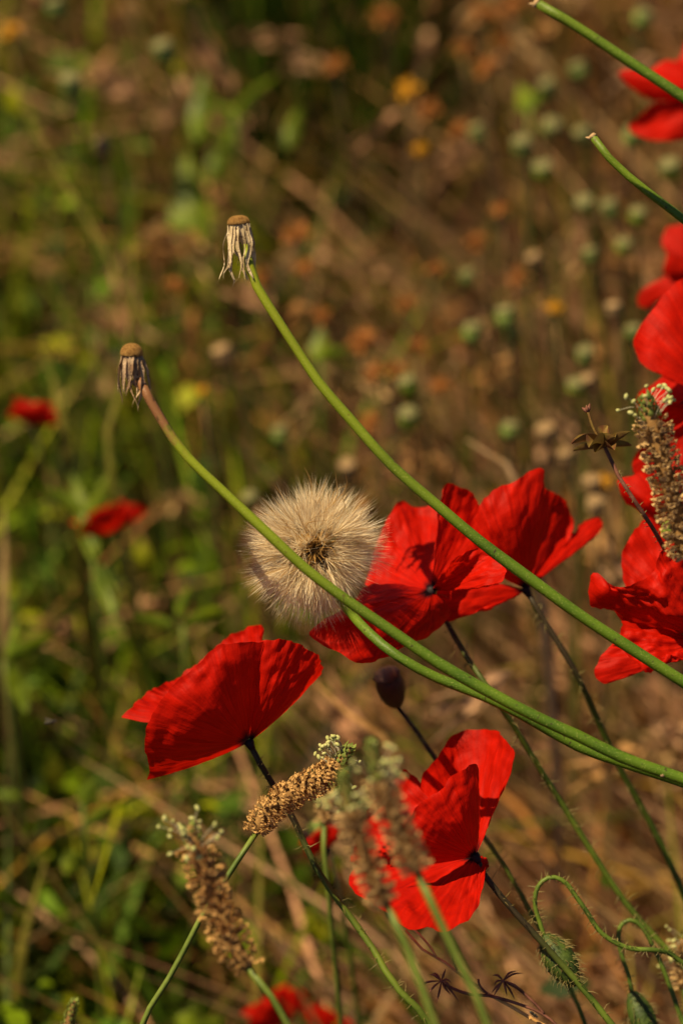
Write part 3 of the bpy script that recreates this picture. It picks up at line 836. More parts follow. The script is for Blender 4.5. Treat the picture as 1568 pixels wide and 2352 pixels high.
# ------------------------------------------------------------------ bare stalks, spent heads and the seed head
def spent_head(label, dome_c, dome_r, dome_h, tilt, d, stem_px, foot, mat_stalk, mat_bract, nbr, blen, seed, grp, stem_r=.00150):
    path = stem_path(stem_px, d, foot, 110)
    t = thing('spent_flower_stalk', label, 'flower stalk', Vector(path[-1]) + Vector((0, 0, .006)), grp)
    N = len(path)
    b = MB(); b.tube(path, [stem_r * (.80 + .25 * min(1, i / N * 5)) * (1 + .04 * math.sin(i * .9) * math.sin(i * .23)) for i in range(N)], 14)
    stalk_o = link('stalk', b.mesh('stalk', mat_stalk), t)
    # little scars and scale leaves on the stalk
    rs = random.Random(seed)
    k = pxm(d)
    c = P(dome_c[0], dome_c[1], d)
    ax = (UPV * math.cos(tilt) + RGT * math.sin(tilt) - FWD * .12).normalized()
    Rr, H = dome_r * k, dome_h * k
    prof = [(-.0004, Rr * .72), (-.00045, Rr * .95)] + [(H * math.sin(a), Rr * math.cos(a) ** .8) for a in np.linspace(0, 1.5, 14)]
    b = MB(); b.lathe(prof, c, ax, 44, jit=.00007)
    s1 = ax.orthogonal().normalized(); s2 = ax.cross(s1)
    for i in range(230):                     # the pits where the seeds sat: tiny raised rims
        f = (i + .5) / 230
        ct = f; an = i * 2.39996
        el = math.asin(min(1, 1 - ct)); 
        o = s1 * math.cos(an) + s2 * math.sin(an)
        p = c + ax * H * math.sin(el) + o * Rr * max(0.02, math.cos(el)) ** .8
        nrm = (ax * math.sin(el) * Rr + o * math.cos(el) * H).normalized()
        b.lathe([(-.0001, .00016), (.00008, .00015), (.00018, .00007)], p, nrm, 5)
    link('receptacle', b.mesh('receptacle', M['dome']), t)
    b = MB()                                # neck from the stalk up into the receptacle
    b.tube([Vector(path[0]), Vector(path[0]).lerp(c, .5) , c - ax * .0003], [stem_r * .85, stem_r * .95, Rr * .8], 12)
    link('neck', b.mesh('neck', mat_bract), t)
    down = (-UPV * .85 + Vector((0, 0, -.25))).normalized()
    for i in range(nbr):
        an = 6.283 * i / nbr + rs.uniform(-.2, .2)
        o = s1 * math.cos(an) + s2 * math.sin(an)
        L = blen * k * rs.uniform(.7, 1.12)
        w = rs.uniform(.00050, .00088)
        p0 = c + o * Rr * rs.uniform(.74, .95) - ax * .0003
        sw = rs.uniform(.05, .30)
        dn = (down + ax * -.4 + RGT * rs.gauss(.05, .10) + FWD * rs.gauss(0, .10)).normalized()
        p1 = p0 + (dn + o * sw).normalized() * L * .4
        p2 = p1 + (dn + o * rs.uniform(-.25, .15) + Vector((rs.gauss(0, .12), rs.gauss(0, .12), 0))).normalized() * L * .35
        p3 = p2 + (dn + o * rs.uniform(-.35, .5) + Vector((rs.gauss(0, .35), rs.gauss(0, .35), 0))).normalized() * L * .30
        cl = spline([p0, p1, p2, p3], 12)
        side0 = ax.cross(o).normalized()
        tw = rs.uniform(-1.3, 1.3)
        vs, us, fs = [], [], []
        for j, q in enumerate(cl):
            f = j / 11
            tg = Vector(cl[min(j + 1, 11)] - cl[max(j - 1, 0)]).normalized()
            sd = (side0 - tg * side0.dot(tg)).normalized(); sd.rotate(Matrix.Rotation(tw * f, 3, tg))
            nn = tg.cross(sd)
            ww = w * (1 - .75 * f ** 2) * (1 + .2 * math.sin(j * 2.1 + i))
            q = Vector(q)
            vs += [q - sd * ww + nn * ww * .5, q, q + sd * ww + nn * ww * .5]
            us += [(0, f), (.5, f), (1, f)]
            if j:
                a = (j - 1) * 3
                fs += [(a, a + 1, a + 4, a + 3), (a + 1, a + 2, a + 5, a + 4)]
        # frayed end
        e = Vector(cl[-1]); o0 = len(vs)
        for q in range(2):
            vs.append(e + (dn + Vector((rs.gauss(0, .5), rs.gauss(0, .5), rs.gauss(0, .3)))).normalized() * L * rs.uniform(.08, .2)); us.append((.5, 1))
            fs.append((33, 34, o0 + q) if q == 0 else (34, 35, o0 + q))
        b = MB(); b.add(vs, fs, us)
        me = b.mesh('bract', mat_bract)
        link('bract', me, t)
    for i in range(5):
        j = rs.randrange(int(N * .12), int(N * .62))
        p = Vector(path[j]); tg = (Vector(path[j + 1]) - p).normalized()
        o = tg.orthogonal().normalized(); o.rotate(Matrix.Rotation(rs.uniform(0, 6.283), 3, tg))
        b = MB(); b.lathe([(-.0003, .00065), (.0003, .0005), (.0008, .00012)], p + o * stem_r * .85, (o - tg * .9).normalized(), 6)
        link('scale_leaf', b.mesh('scale_leaf', M['bract_brown']), stalk_o)
    return t

G1 = 'spent flower stalks leaning to one side'
spent_head('tallest leaning green stalk with a bare domed receptacle and drooping white bracts', (548, 512), 25, 17, R(-4), .776,
           [(559, 556), (570, 596), (582, 640), (612, 694), (640, 738), (688, 812), (735, 882), (800, 958), (900, 1070), (1010, 1166), (1110, 1250), (1212, 1326), (1330, 1412), (1440, 1484), (1568, 1566), (1720, 1660), (1900, 1790)],
           (.05, .02), M['stalk'], M['bract'], 19, 118, 4, G1)
spent_head('leaning green stalk crossing the fluffy seed head, its top withered brown under drooping bracts', (302, 814), 25, 25, R(2), .766,
           [(318, 868), (330, 893), (346, 922), (362, 950), (420, 1038), (518, 1134), (620, 1230), (700, 1305), (790, 1374), (900, 1450), (1000, 1519), (1110, 1583), (1250, 1656), (1330, 1692), (1430, 1741), (1568, 1790), (1720, 1845), (1900, 1930)],
           (.05, .02), M['stalk_brown'], M['bract_brown'], 19, 98, 9, G1)

def bare_stalk(label, px, d, foot, r, seed):
    path = stem_path(px, d, foot, 90)
    t = thing('bare_stalk', label, 'flower stalk', Vector(path[-1]) + Vector((0, 0, .006)), 'bare green stalks without heads')
    b = MB(); b.tube(path, [r * (.72 + .28 * min(1, i / 14)) for i in range(90)], 14, v0=.12)
    link('stalk', b.mesh('stalk', M['stalk']), t)
    ax = (Vector(path[0]) - Vector(path[1])).normalized()
    b = MB(); b.lathe([(-.0003, r * .74), (.0002, r * .8), (.0007, r * .62), (.0008, r * .2)], path[0], ax, 10, jit=.0001)
    link('stalk_end', b.mesh('stalk_end', M['capsule_tan']), t)
    p = Vector(path[0]) - ax * .0006
    o = ax.orthogonal().normalized()
    b = MB(); b.lathe([(-.0002, .0006), (.0006, .0004), (.0014, .0001)], p + (-RGT) * r * .7, (-RGT + ax * .4).normalized(), 6)
    link('scale_leaf', b.mesh('scale_leaf', M['capsule_tan']), t)
bare_stalk('thick bare green stalk with cut tip, crossing in front of the blurred orange red poppy', [(1232, 6), (1275, 30), (1330, 64), (1450, 144), (1568, 222), (1700, 315), (1880, 460)], .742, (.07, .03), .00168, 1)
bare_stalk('thinner bare green stalk with pale tip above the glossy scarlet poppy', [(1361, 313), (1382, 343), (1420, 384), (1500, 450), (1568, 502), (1700, 610), (1880, 790)], .775, (.05, .03), .00140, 2)

def seed_head():
    d = .800
    c = P(720, 1262, d)
    k = pxm(d)
    Rad = 188 * k
    px = [(748, 1335, .030), (768, 1364, .025), (800, 1402, .017), (840, 1447, .007), (900, 1499), (960, 1536), (1000, 1556), (1060, 1580), (1120, 1603), (1190, 1638), (1250, 1672, .002), (1330, 1716, .003), (1430, 1752, .003), (1568, 1797, .003), (1720, 1856, .003), (1900, 1950)]
    path = stem_path(px, .779, (.05, .03), 100)
    t = thing('fluffy_seed_head', 'fluffy beige round seed head crossed by the withered-topped green stalk', 'seed head', Vector(path[-1]) + Vector((0, 0, .006)))
    r = .00150
    b = MB(); b.tube([c] + list(path), [r * .6] + [r * (.85 + .2 * min(1, i / 30)) for i in range(100)], 14, v0=.1)
    link('stalk', b.mesh('stalk', M['stalk']), t)
    b = MB(); b.lathe([(-.0016, .0010), (-.0008, .0022), (0, .0027), (.0008, .0024), (.0014, .0012)], c, (c - Vector(path[0])).normalized(), 16, jit=.0001)
    link('receptacle', b.mesh('receptacle', M['achene']), t)
    rs = random.Random(21)
    down = (Vector(path[0]) - c).normalized()
    for i in range(9):       # withered bracts folded back along the stalk
        s1 = down.orthogonal().normalized(); s1.rotate(Matrix.Rotation(i * .7, 3, down))
        p0 = c + down * .003 + s1 * .0014
        p2 = c + down * rs.uniform(.010, .0165) + s1 * rs.uniform(.001, .004)
        cl = [p0, p0.lerp(p2, .5) + s1 * .0012, p2]
        b = MB(); b.tube(spline(cl, 7), [.0004, .0005, .00055, .0005, .0004, .0003, .0001], 5)
        link('bract', b.mesh('bract', M['bract_brown']), t)
    # five different tufts: seed, beak and a brush of pappus hairs; shared by all copies
    variants = []
    for v in range(7):
        b = MB(); rv = random.Random(100 + v)
        b.tube([(0, 0, Rad * .08), (0, 0, Rad * .16), (0, 0, Rad * .30)], [.00022, .00030, .00012], 5, mat=1)
        b.tube([(0, 0, Rad * .30), (.0001, 0, Rad * .46)], .00007, 3, mat=1, cap=False)
        o = Vector((.0001, 0, Rad * .46))
        for h in range(50):
            th = rv.uniform(.03, 1) ** .6 * rv.choice([.38, .5, .72]); an = rv.uniform(0, 6.283)
            dr = Vector((math.sin(th) * math.cos(an), math.sin(th) * math.sin(an), math.cos(th)))
            L = Rad * .56 * rv.uniform(.70, 1.05)
            sd = dr.orthogonal().normalized(); sd.rotate(Matrix.Rotation(rv.uniform(0, 6.283), 3, dr))
            bend = Vector((rv.gauss(0, .07), rv.gauss(0, .07), .10 if th > .5 else 0)) * L
            m = o + dr * L * .5 + bend * .35; e = o + dr * L + bend
            w = .00004 if rv.random() < .7 else .000075
            b.add([o - sd * w, o + sd * w, m + sd * w * .9, m - sd * w * .9, e], [(0, 1, 2, 3), (3, 2, 4)], mat=2 if rv.random() < .2 else 0)
        variants.append(b.mesh('seed_tuft', [M['pappus'], M['achene'], M['pappus_tan']]))
    n = 215
    hole = (-FWD * .93 + RGT * .12 - UPV * .06).normalized()
    for i in range(n):
        z = 1 - 2 * (i + .5) / n; an = i * 2.399963
        q = math.sqrt(1 - z * z)
        dr = (RGT * q * math.cos(an) + UPV * q * math.sin(an) - FWD * z)
        dr = (dr + Vector((rs.gauss(0, .07), rs.gauss(0, .07), rs.gauss(0, .07)))).normalized()
        g = dr.dot(hole)
        if g > .966: continue
        if dr.dot(down) > .93: continue
        if dr.dot((RGT * .80 - UPV * .60)) > .86 and rs.random() < .65: continue
        s = rs.uniform(.76, 1.06) * (1.0 - .06 * max(0, dr.dot(UPV)))
        if dr.dot((RGT * .75 - UPV * .65)) > .85: s *= .9
        Mx = Matrix.Translation(c) @ dr.to_track_quat('Z', 'Y').to_matrix().to_4x4() @ Matrix.Rotation(rs.uniform(0, 6.28), 4, 'Z') @ Matrix.Scale(s, 4)
        inst('seed_tuft', variants[rs.randrange(7)], t, Mx)
    # loose chaff and stray hairs
    b = MB()
    for i in range(70):
        dr = Vector((rs.gauss(0, 1), rs.gauss(0, 1), rs.gauss(0, 1))).normalized()
        if i < 30: dr = (dr * .6 - FWD * .6 + UPV * .4).normalized()
        a = c + dr * Rad * rs.uniform(.15, .6)
        L = Rad * rs.uniform(.35, .62)
        m = a + dr * L * .5 + Vector((rs.gauss(0, .12), rs.gauss(0, .12), rs.gauss(0, .12))) * L
        e = a + (dr + Vector((rs.gauss(0, .25), rs.gauss(0, .25), rs.gauss(0, .25)))).normalized() * L
        w = rs.uniform(.00006, .00016)
        b.tube(spline([a, m, e], 7), [w, w, w, w * .8, w * .7, w * .5, w * .2], 3, cap=False)
    link('chaff', b.mesh('chaff', M['pappus_tan']), t, kind='stuff')
seed_head()

# ------------------------------------------------------------------ ribwort plantains
def floret_mesh(name, mat, sharp=1.0, seed=0):
    rs = random.Random(seed)
    b = MB()
    # bract: curved keel scale; four spreading papery lobes
    b.add([(0, 0, 0), (.42, -.46, .45), (.56, 0, .55), (.42, .46, .45), (.64, 0, 1.05 * sharp)], [(0, 1, 2), (0, 2, 3), (1, 4, 2), (2, 4, 3), (0, 3, 4, 1)])
    for k in range(4):
        an = k * math.pi / 2 + .6 + rs.uniform(-.3, .3)
        c, s = math.cos(an), math.sin(an)
        def q(rad, off, h): return (.35 + h, c * rad - s * off, .7 + (s * rad + c * off) * .7)
        b.add([q(.05, -.10, .2), q(.05, .10, .2), q(.30, .22, .50), q(.30, -.22, .50), q(.58 * sharp, 0, .46)], [(0, 1, 2, 3), (3, 2, 4)])
    return b.mesh(name, mat, smooth=False)
FL = [floret_mesh('floret', M['floret'], 1.0, i) for i in range(3)]
FLG = [floret_mesh('floret', M['floret_grey'], .8, i + 5) for i in range(3)]
def scale_mesh():
    b = MB()
    b.add([(0, 0, 0), (.35, -.45, .4), (.55, 0, .5), (.35, .45, .4), (.3, 0, 1.15)], [(0, 1, 2), (0, 2, 3), (1, 4, 2), (2, 4, 3)])
    return b.mesh('bud_scale', M['spike_green'])
SCALE = scale_mesh()

def plantain(label, axis, rad_px, d, stem_px, foot, n=190, green=.18, stamens=22, st_from=.12, st_to=.34, seed=0, fl=FL, group='ribwort plantain heads', stem_r=.0008, size=1.0, st_side=None, st_scale=1.0):
    """axis runs tip -> base as (x, y) or (x, y, depth shift); the stem goes on from the base"""
    rs = random.Random(seed)
    ax = spline([P(p[0], p[1], d + (p[2] if len(p) > 2 else 0)) for p in axis], 60)
    stem = stem_path([axis[-1][:2]] + stem_px, d, foot, 50)
    t = thing('plantain', label, 'plantain', Vector(stem[-1]) + Vector((0, 0, .006)), group)
    b = MB(); b.tube(stem, [stem_r * (.9 + .3 * i / 50) for i in range(50)], 10, ridge=.13)
    link('stem', b.mesh('stem', M['plantain_stem']), t)
    Rr = rad_px * pxm(d)
    def prof(f):
        if f < green: return Rr * (.22 + .62 * min(1, f / green) ** .6) * .9
        return Rr * (.78 if f < .93 else .78 - (f - .93) * 4)
    b = MB(); b.tube(ax, [max(.0003, prof(i / 59) * .74) for i in range(60)], 12, cap=True)
    link('spike', b.mesh('spike', M['spike_core']), t)
    ng = 0
    for i in range(n):
        f = ((i + .5) / n) ** .97
        j = min(58, int(f * 59)); fr = f * 59 - j
        p = Vector(ax[j]).lerp(Vector(ax[j + 1]), fr)
        tg = (Vector(ax[max(0, j - 1)]) - Vector(ax[min(59, j + 2)])).normalized()     # toward the tip
        o = tg.orthogonal().normalized(); o.rotate(Matrix.Rotation(i * 2.399963 + rs.uniform(-.25, .25), 3, tg))
        r = prof(f)
        s = size * Rr * (.68 if f > green else .5) * rs.uniform(.8, 1.2)
        zx = (tg * .8 + o * (.6 if f > green else .15)).normalized()
        if f > green:
            zx = (zx + Vector((rs.gauss(0, .2), rs.gauss(0, .2), rs.gauss(0, .2)))).normalized()
        X = (o - zx * o.dot(zx)).normalized(); Y = zx.cross(X)
        Mx = Matrix(((X.x, Y.x, zx.x, 0), (X.y, Y.y, zx.y, 0), (X.z, Y.z, zx.z, 0), (0, 0, 0, 1)))
        Mx = Matrix.Translation(p + o * r * .72) @ Mx @ Matrix.Scale(s, 4)
        inst('floret' if f > green else 'bud_scale', rs.choice(fl) if f > green else SCALE, t, Mx)
    for i in range(stamens):
        f = rs.uniform(st_from, st_to)
        j = int(f * 59)
        p = Vector(ax[j]); tg = (Vector(ax[max(0, j - 1)]) - Vector(ax[min(59, j + 2)])).normalized()
        o = tg.orthogonal().normalized(); o.rotate(Matrix.Rotation(rs.uniform(0, 6.283), 3, tg))
        if st_side is not None and rs.random() < .75:
            o = (o + (RGT * st_side[0] + UPV * st_side[1]) * 1.6).normalized()
        L = Rr * rs.uniform(.9, 1.9) * st_scale
        p0 = p + o * prof(f) * .8
        e = p0 + (o + tg * rs.uniform(-.1, .9)).normalized() * L
        b = MB(); b.tube(spline([p0, p0.lerp(e, .5) + tg * L * .06, e], 5), .00008, 3, cap=False)
        a = Vector((rs.gauss(0, 1), rs.gauss(0, 1), rs.gauss(0, 1))).normalized()
        q = rs.uniform(.85, 1.25)
        b.lathe([(-.0008 * q, .00015), (-.0004 * q, .0005 * q), (.0003 * q, .0005 * q), (.0008 * q, .00012)], e, a, 6, mat=1)
        link('stamen', b.mesh('stamen', [M['filament'], M['anther']]), t)
    return t

plantain('sharp curved brown plantain head bowing to the right on a ribbed green stem', [(805, 1716), (791, 1738), (775, 1760), (748, 1783), (716, 1799), (684, 1815), (649, 1838), (617, 1863), (597, 1890), (588, 1914)], 27, .788,
         [(560, 1955), (520, 2018, -.001), (462, 2108, -.002), (400, 2228), (325, 2356)], (-.05, .0), 270, .17, 26, .06, .26, 3, st_side=(-.8, .6), size=.95)
plantain('drooping ragged plantain head with knobbly brown florets, crossing the ribbed stem', [(436, 1896), (446, 1940), (460, 1978), (474, 2010), (484, 2050), (500, 2098), (524, 2146), (550, 2194), (568, 2222)], 32, .715,
         [(585, 2240), (612, 2274), (665, 2360)], (.03, -.02), 150, .13, 26, .08, .22, 7, size=1.08, stem_r=.0009, st_scale=1.1, st_side=(-.4, .5))
plantain('blurred plantain head in front of the lower poppy, the one standing lower', [(787, 1776), (792, 1806), (799, 1842), (820, 1916), (852, 2006), (888, 2080)], 28, .672,
         [(897, 2102), (918, 2144), (946, 2202), (976, 2290), (1002, 2360)], (.03, -.02), 240, .28, 18, .15, .40, 12, FLG, stem_r=.0010)
plantain('blurred plantain head in front of the lower poppy, the one standing higher', [(851, 1704), (857, 1738), (865, 1770), (883, 1828), (915, 1902), (939, 1962), (958, 2002)], 29, .666,
         [(968, 2026), (994, 2082), (1018, 2130), (1064, 2232), (1124, 2360)], (.03, -.02), 240, .30, 24, .15, .40, 15, FLG, stem_r=.0010, st_side=(.6, .3))
plantain('upright pale beige plantain head against the glossy scarlet poppy', [(1480, 912), (1490, 950), (1506, 1006), (1523, 1072), (1542, 1136), (1562, 1226), (1576, 1280)], 33, .752,
         [(1590, 1330), (1640, 1480), (1720, 1700)], (.03, 0), 280, .15, 22, .05, .22, 18, FLG, stem_r=.0010, st_side=(.2, .4))
plantain('small blurred plantain head with cream stamens beside the small red poppy', [(772, 1802), (762, 1832), (752, 1862), (744, 1892)], 22, .885,
         [(742, 1930), (750, 2010)], (.02, .02), 70, .2, 16, .1, .7, 22, FLG)
plantain('plantain head with whitish stamens at the foot of the hairy bud stem', [(1580, 2140), (1570, 2180), (1566, 2230), (1570, 2270)], 22, .86,
         [(1585, 2330), (1600, 2420)], (.02, .02), 70, .2, 18, .1, .7, 25, FLG, st_side=(-.8, 0))
plantain('pale green unopened plantain tip low in the dark green grass', [(171, 2300), (163, 2330), (152, 2372), (145, 2420)], 22, .84,
         [(142, 2460), (140, 2520)], (.0, .0), 90, .75, 0, .1, .3, 29, FLG)

# ------------------------------------------------------------------ hairy nodding buds
def nodding_bud(label, stem_px, d, bud_px, rad_px, foot, seed, hair_n=300):
    w = [P(p[0], p[1], d + (p[2] if len(p) > 2 else 0)) for p in stem_px]
    path = spline(to_ground(w, foot), 240)
    t = thing('poppy_bud', label, 'flower bud', Vector(path[-1]) + Vector((0, 0, .006)), 'nodding poppy buds')
    b = MB(); b.tube(path, [.00062 + .00035 * min(1, i / 120) for i in range(240)], 9)
    link('stem', b.mesh('stem', M['bud_stem']), t)
    b = MB(); hairs_on(b, path, .0008, 2300, .0022, seed, .55)
    link('stem_hairs', b.mesh('stem_hairs', M['hair']), t, kind='stuff')
    a, e = P(bud_px[0][0], bud_px[0][1], d), P(bud_px[1][0], bud_px[1][1], d - .004)
    ax = (e - a); L = ax.length; ax.normalize(); Rr = rad_px * pxm(d)
    for s in (0, 1):       # two sepals that meet along a seam
        b = MB()
        u1 = ax.orthogonal().normalized(); u2 = ax.cross(u1)
        vs, us, fs = [], [], []
        n, m = 14, 16
        for i in range(m + 1):
            f = i / m
            r = Rr * (math.sin(math.pi * min(1, f * .94 + .05)) ** .62)
            for k in range(n + 1):
                an = math.pi * (s + k / n)
                bump = 1 + .05 * math.sin(f * 40 + k) * math.sin(k * 2.3)
                edge = 1 - .06 * (1 if k in (0, n) else 0)
                vs.append(a + ax * L * f + (u1 * math.cos(an) + u2 * math.sin(an)) * r * bump * edge)
                us.append((k / n, f))
        for i in range(m):
            for k in range(n):
                q = i * (n + 1) + k
                fs.append((q, q + 1, q + n + 2, q + n + 1))
        b.add(vs, fs, us)
        link('sepal', b.mesh('sepal', M['bud']), t)
    b = MB(); rs = random.Random(seed + 50)
    for i in range(hair_n):
        f = rs.uniform(.03, .97); an = rs.uniform(0, 6.283)
        o = u1 * math.cos(an) + u2 * math.sin(an)
        r = Rr * (math.sin(math.pi * (f * .94 + .05)) ** .62)
        p = a + ax * L * f + o * r * .97
        dr = (o + ax * rs.uniform(.1, .9)).normalized(); hl = rs.uniform(.0012, .0028)
        b.tube([p, p + dr * hl * .5, p + (dr + ax * .3).normalized() * hl], [.00012, .00008, .00003], 3, cap=False)
    link('bud_hairs', b.mesh('bud_hairs', M['hair']), t, kind='stuff')
nodding_bud('hairy nodding green poppy bud hanging from a hooked stem', [(1252, 2158), (1240, 2122), (1228, 2078), (1234, 2040), (1252, 2020), (1275, 2016), (1300, 2030), (1322, 2060), (1345, 2092), (1375, 2138), (1410, 2165), (1450, 2180), (1500, 2183), (1535, 2190, .002), (1580, 2225, .004), (1640, 2300, .006), (1690, 2400, .008)],
            .808, ((1250, 2150), (1322, 2266)), 37, (.02, .01), 4)
nodding_bud('dark poppy bud with bright green edge hanging from a thin bent stem', [(1452, 2288), (1442, 2240), (1428, 2196), (1420, 2160), (1426, 2126), (1446, 2114), (1468, 2124), (1492, 2160), (1520, 2220), (1560, 2330), (1590, 2420)],
            .835, ((1450, 2280), (1502, 2400)), 30, (.02, .01), 8, 120)

# ------------------------------------------------------------------ seed capsules
def capsule(label, x, y, d, w_px, mats, foot, group=None, tilt=(.0, .0), stem_px=None, aspect=1.25, hair=False, stem_mat=None):
    k = pxm(d); r = w_px * .5 * k; h = 2 * r * aspect
    ax = (Vector((tilt[0], tilt[1], 1))).normalized()
    c = P(x, y, d)
    base = c - ax * h * .5
    if stem_px is None:
        f = Vector((base.x + foot[0], base.y + foot[1], 0)); f.z = ground_z(f.x, f.y) - .005
        path = spline([base, base - ax * h * 1.2, base.lerp(f, .5) + Vector((foot[0] * .12, 0, 0)), f], 24)
    else:
        path = spline(to_ground([base] + [P(p[0], p[1], d + (p[2] if len(p) > 2 else 0)) for p in stem_px], foot), 40)
    t = thing('seed_capsule', label, 'seed capsule', Vector(path[-1]) + Vector((0, 0, .005)), group)
    b = MB(); b.tube(path, [.0007] * len(path), 6)
    link('stem', b.mesh('stem', stem_mat or M['poppy_stem']), t)
    pr = [(0, .22), (.06, .45), (.2, .72), (.42, .94), (.65, 1.0), (.82, .92), (.92, .78)]
    b = MB(); b.lathe([(f * h, q * r) for f, q in pr], base, ax, 20, rib=.03, ribn=9)
    body = link('capsule_body', b.mesh('capsule_body', mats[0]), t)
    b = MB(); b.lathe([(h * .90, r * .70), (h * .93, r * .98), (h * .97, r * .94), (h * 1.03, r * .35), (h * 1.04, r * .05)], base, ax, 20, rib=.05, ribn=10)
    link('stigma_cap', b.mesh('stigma_cap', mats[1]), body)
    if hair:
        b = MB(); hairs_on(b, path, .0008, 900, .0028, 77, .6)
        link('stem_hairs', b.mesh('stem_hairs', M['hair']), t, kind='stuff')
    return t
capsule('dark maroon poppy seed capsule in shade below the wide open poppy', 899, 1585, .848, 66, (M['capsule_dark'], M['capsule_dark']), (.04, .01), tilt=(-.28, .0),
        stem_px=[(935, 1648), (968, 1698), (1005, 1752), (1060, 1840), (1118, 1935), (1165, 1998), (1215, 2090), (1290, 2230), (1360, 2400)], aspect=1.55, hair=True)
capsule('yellow green ribbed capsule tucked between the crumpled poppy and the upright plantain', 1536, 1224, .835, 42, (M['capsule_bright'], M['capsule_bright']), (.03, .01), tilt=(.2, 0),
        stem_px=[(1560, 1300), (1600, 1400), (1680, 1650)], aspect=1.0)

PODS = [  # x, y, depth, width, kind
    (130, 22, 1.28, 46, 0), (166, 200, 1.22, 52, 0), (378, 122, 1.26, 52, 0), (1475, 46, 1.32, 46, 0), (1330, 165, 1.30, 44, 0), (1262, 205, 1.30, 40, 0),
    (1265, 296, 1.26, 46, 0), (1202, 342, 1.24, 48, 0), (1248, 396, 1.22, 48, 1), (1096, 310, 1.30, 40, 0), (1452, 318, 1.20, 46, 0), (1340, 314, 1.26, 42, 0),
    (1541, 392, 1.16, 50, 1), (1346, 474, 1.18, 46, 1), (1402, 484, 1.18, 42, 0), (1466, 500, 1.18, 42, 1), (1432, 570, 1.18, 38, 1), (1357, 590, 1.20, 36, 0),
    (1085, 770, 1.17, 46, 0), (1163, 735, 1.17, 48, 0), (1178, 770, 1.18, 36, 0), (1345, 822, 1.14, 44, 0), (1322, 893, 1.13, 42, 1), (1352, 882, 1.14, 38, 2),
    (940, 890, 1.13, 46, 1), (940, 966, 1.12, 48, 1), (1172, 992, 1.12, 44, 0), (1256, 1003, 1.12, 50, 2), (645, 1004, 1.18, 40, 0), (578, 1150, 1.14, 38, 0),
    (1302, 1056, 1.11, 40, 2), (1360, 1122, 1.09, 48, 2), (1367, 1168, 1.08, 44, 2), (1500, 682, 1.10, 40, 0), (1455, 766, 1.12, 38, 0), (800, 1082, 1.16, 42, 2),
    (236, 342, 1.24, 40, 2), (1075, 640, 1.22, 34, 0), (1230, 600, 1.22, 34, 2), (1410, 715, 1.14, 36, 2), (515, 820, 1.18, 50, 2),
]
PODL = ['blurred grey green poppy seed capsule ', 'blurred bright green poppy seed capsule ', 'blurred pale tan dried seed capsule ']
PODG = ['grey green background capsules', 'bright green background capsules', 'tan background capsules']
PODM = [(M['capsule'], M['capsule_cap']), (M['capsule_bright'], M['capsule_cap']), (M['pod_tan'], M['pod_tan'])]
def near_what(x, y):
    """which neighbour tells a cluster of background plants apart"""
    if x < 700:
        return 'above the two spent stalks' if y < 450 else 'between the spent stalks and the fluffy seed head' if y > 950 else 'behind the two spent stalks'
    if y < 260: return 'around the tip of the thick bare stalk' if x > 1150 else 'far behind, past the spent stalks'
    if y < 430: return 'around the tip of the thinner bare stalk' if x > 1150 else 'far behind, past the spent stalks'
    if y < 640: return 'below the thinner bare stalk' if x > 1150 else 'behind the tallest spent stalk'
    if x > 1400: return 'just beside the glossy scarlet poppy'
    if y < 850: return 'between the tallest spent stalk and the scarlet poppies' if x < 1250 else 'near the drooping orange red petal'
    if x < 1050: return 'standing right over the tallest spent stalk'
    return 'near the curled calyx sprig' if y < 1040 else 'above the tall pointed poppy petal'
rp_ = random.Random(31)
for (x, y, d, w, kd) in PODS:
    capsule(PODL[kd] + near_what(x, y), x, y, d, w * 1.0, PODM[kd], (rp_.uniform(.0, .06), rp_.uniform(-.02, .05)), PODG[kd], (rp_.gauss(-.15, .15), rp_.gauss(0, .12)), aspect=rp_.uniform(1.0, 1.3),
            stem_mat=M['dry_stem'] if kd == 2 else None)

# ------------------------------------------------------------------ dried rust heads, yellow flowers, weeds in the background
def dried_head(label, x, y, d, w_px, mat, foot, group, n=26, seed=0, cat='dried flower'):
    rs = random.Random(seed)
    c = P(x, y, d); r = w_px * .5 * pxm(d)
    f = Vector((c.x + foot[0], c.y + foot[1], 0)); f.z = ground_z(f.x, f.y) - .005
    t = thing('dried_flower', label, cat, f + Vector((0, 0, .005)), group)
    b = MB(); b.tube(spline([c, c.lerp(f, .4) + Vector((.006, 0, 0)), f], 14), .0007, 5)
    link('stem', b.mesh('stem', M['dry_stem']), t)
    b = MB(); b.lathe([(-r * .5, r * .12), (-r * .2, r * .35), (r * .05, r * .42), (r * .3, r * .3), (r * .4, r * .08)], c, (0, 0, 1), 10, jit=r * .03)
    link('disc', b.mesh('disc', mat), t)
    for i in range(n):
        an = i * 2.4; el = rs.uniform(-.3, 1.1)
        o = Vector((math.cos(an) * math.cos(el), math.sin(an) * math.cos(el), math.sin(el)))
        sd = o.cross(Vector((0, 0, 1))).normalized() if abs(o.z) < .95 else Vector((1, 0, 0))
        up = sd.cross(o)
        L = r * rs.uniform(.75, 1.1); W = r * .22
        a = c + o * r * .22
        b = MB(); b.add([a - sd * W * .4, a + sd * W * .4, a + o * L * .5 + sd * W + up * W * .4, a + o * L * .5 - sd * W + up * W * .4, a + o * L + up * W * rs.uniform(-.8, .5)], [(0, 1, 2, 3), (3, 2, 4)])
        link('petal', b.mesh('petal', mat), t)
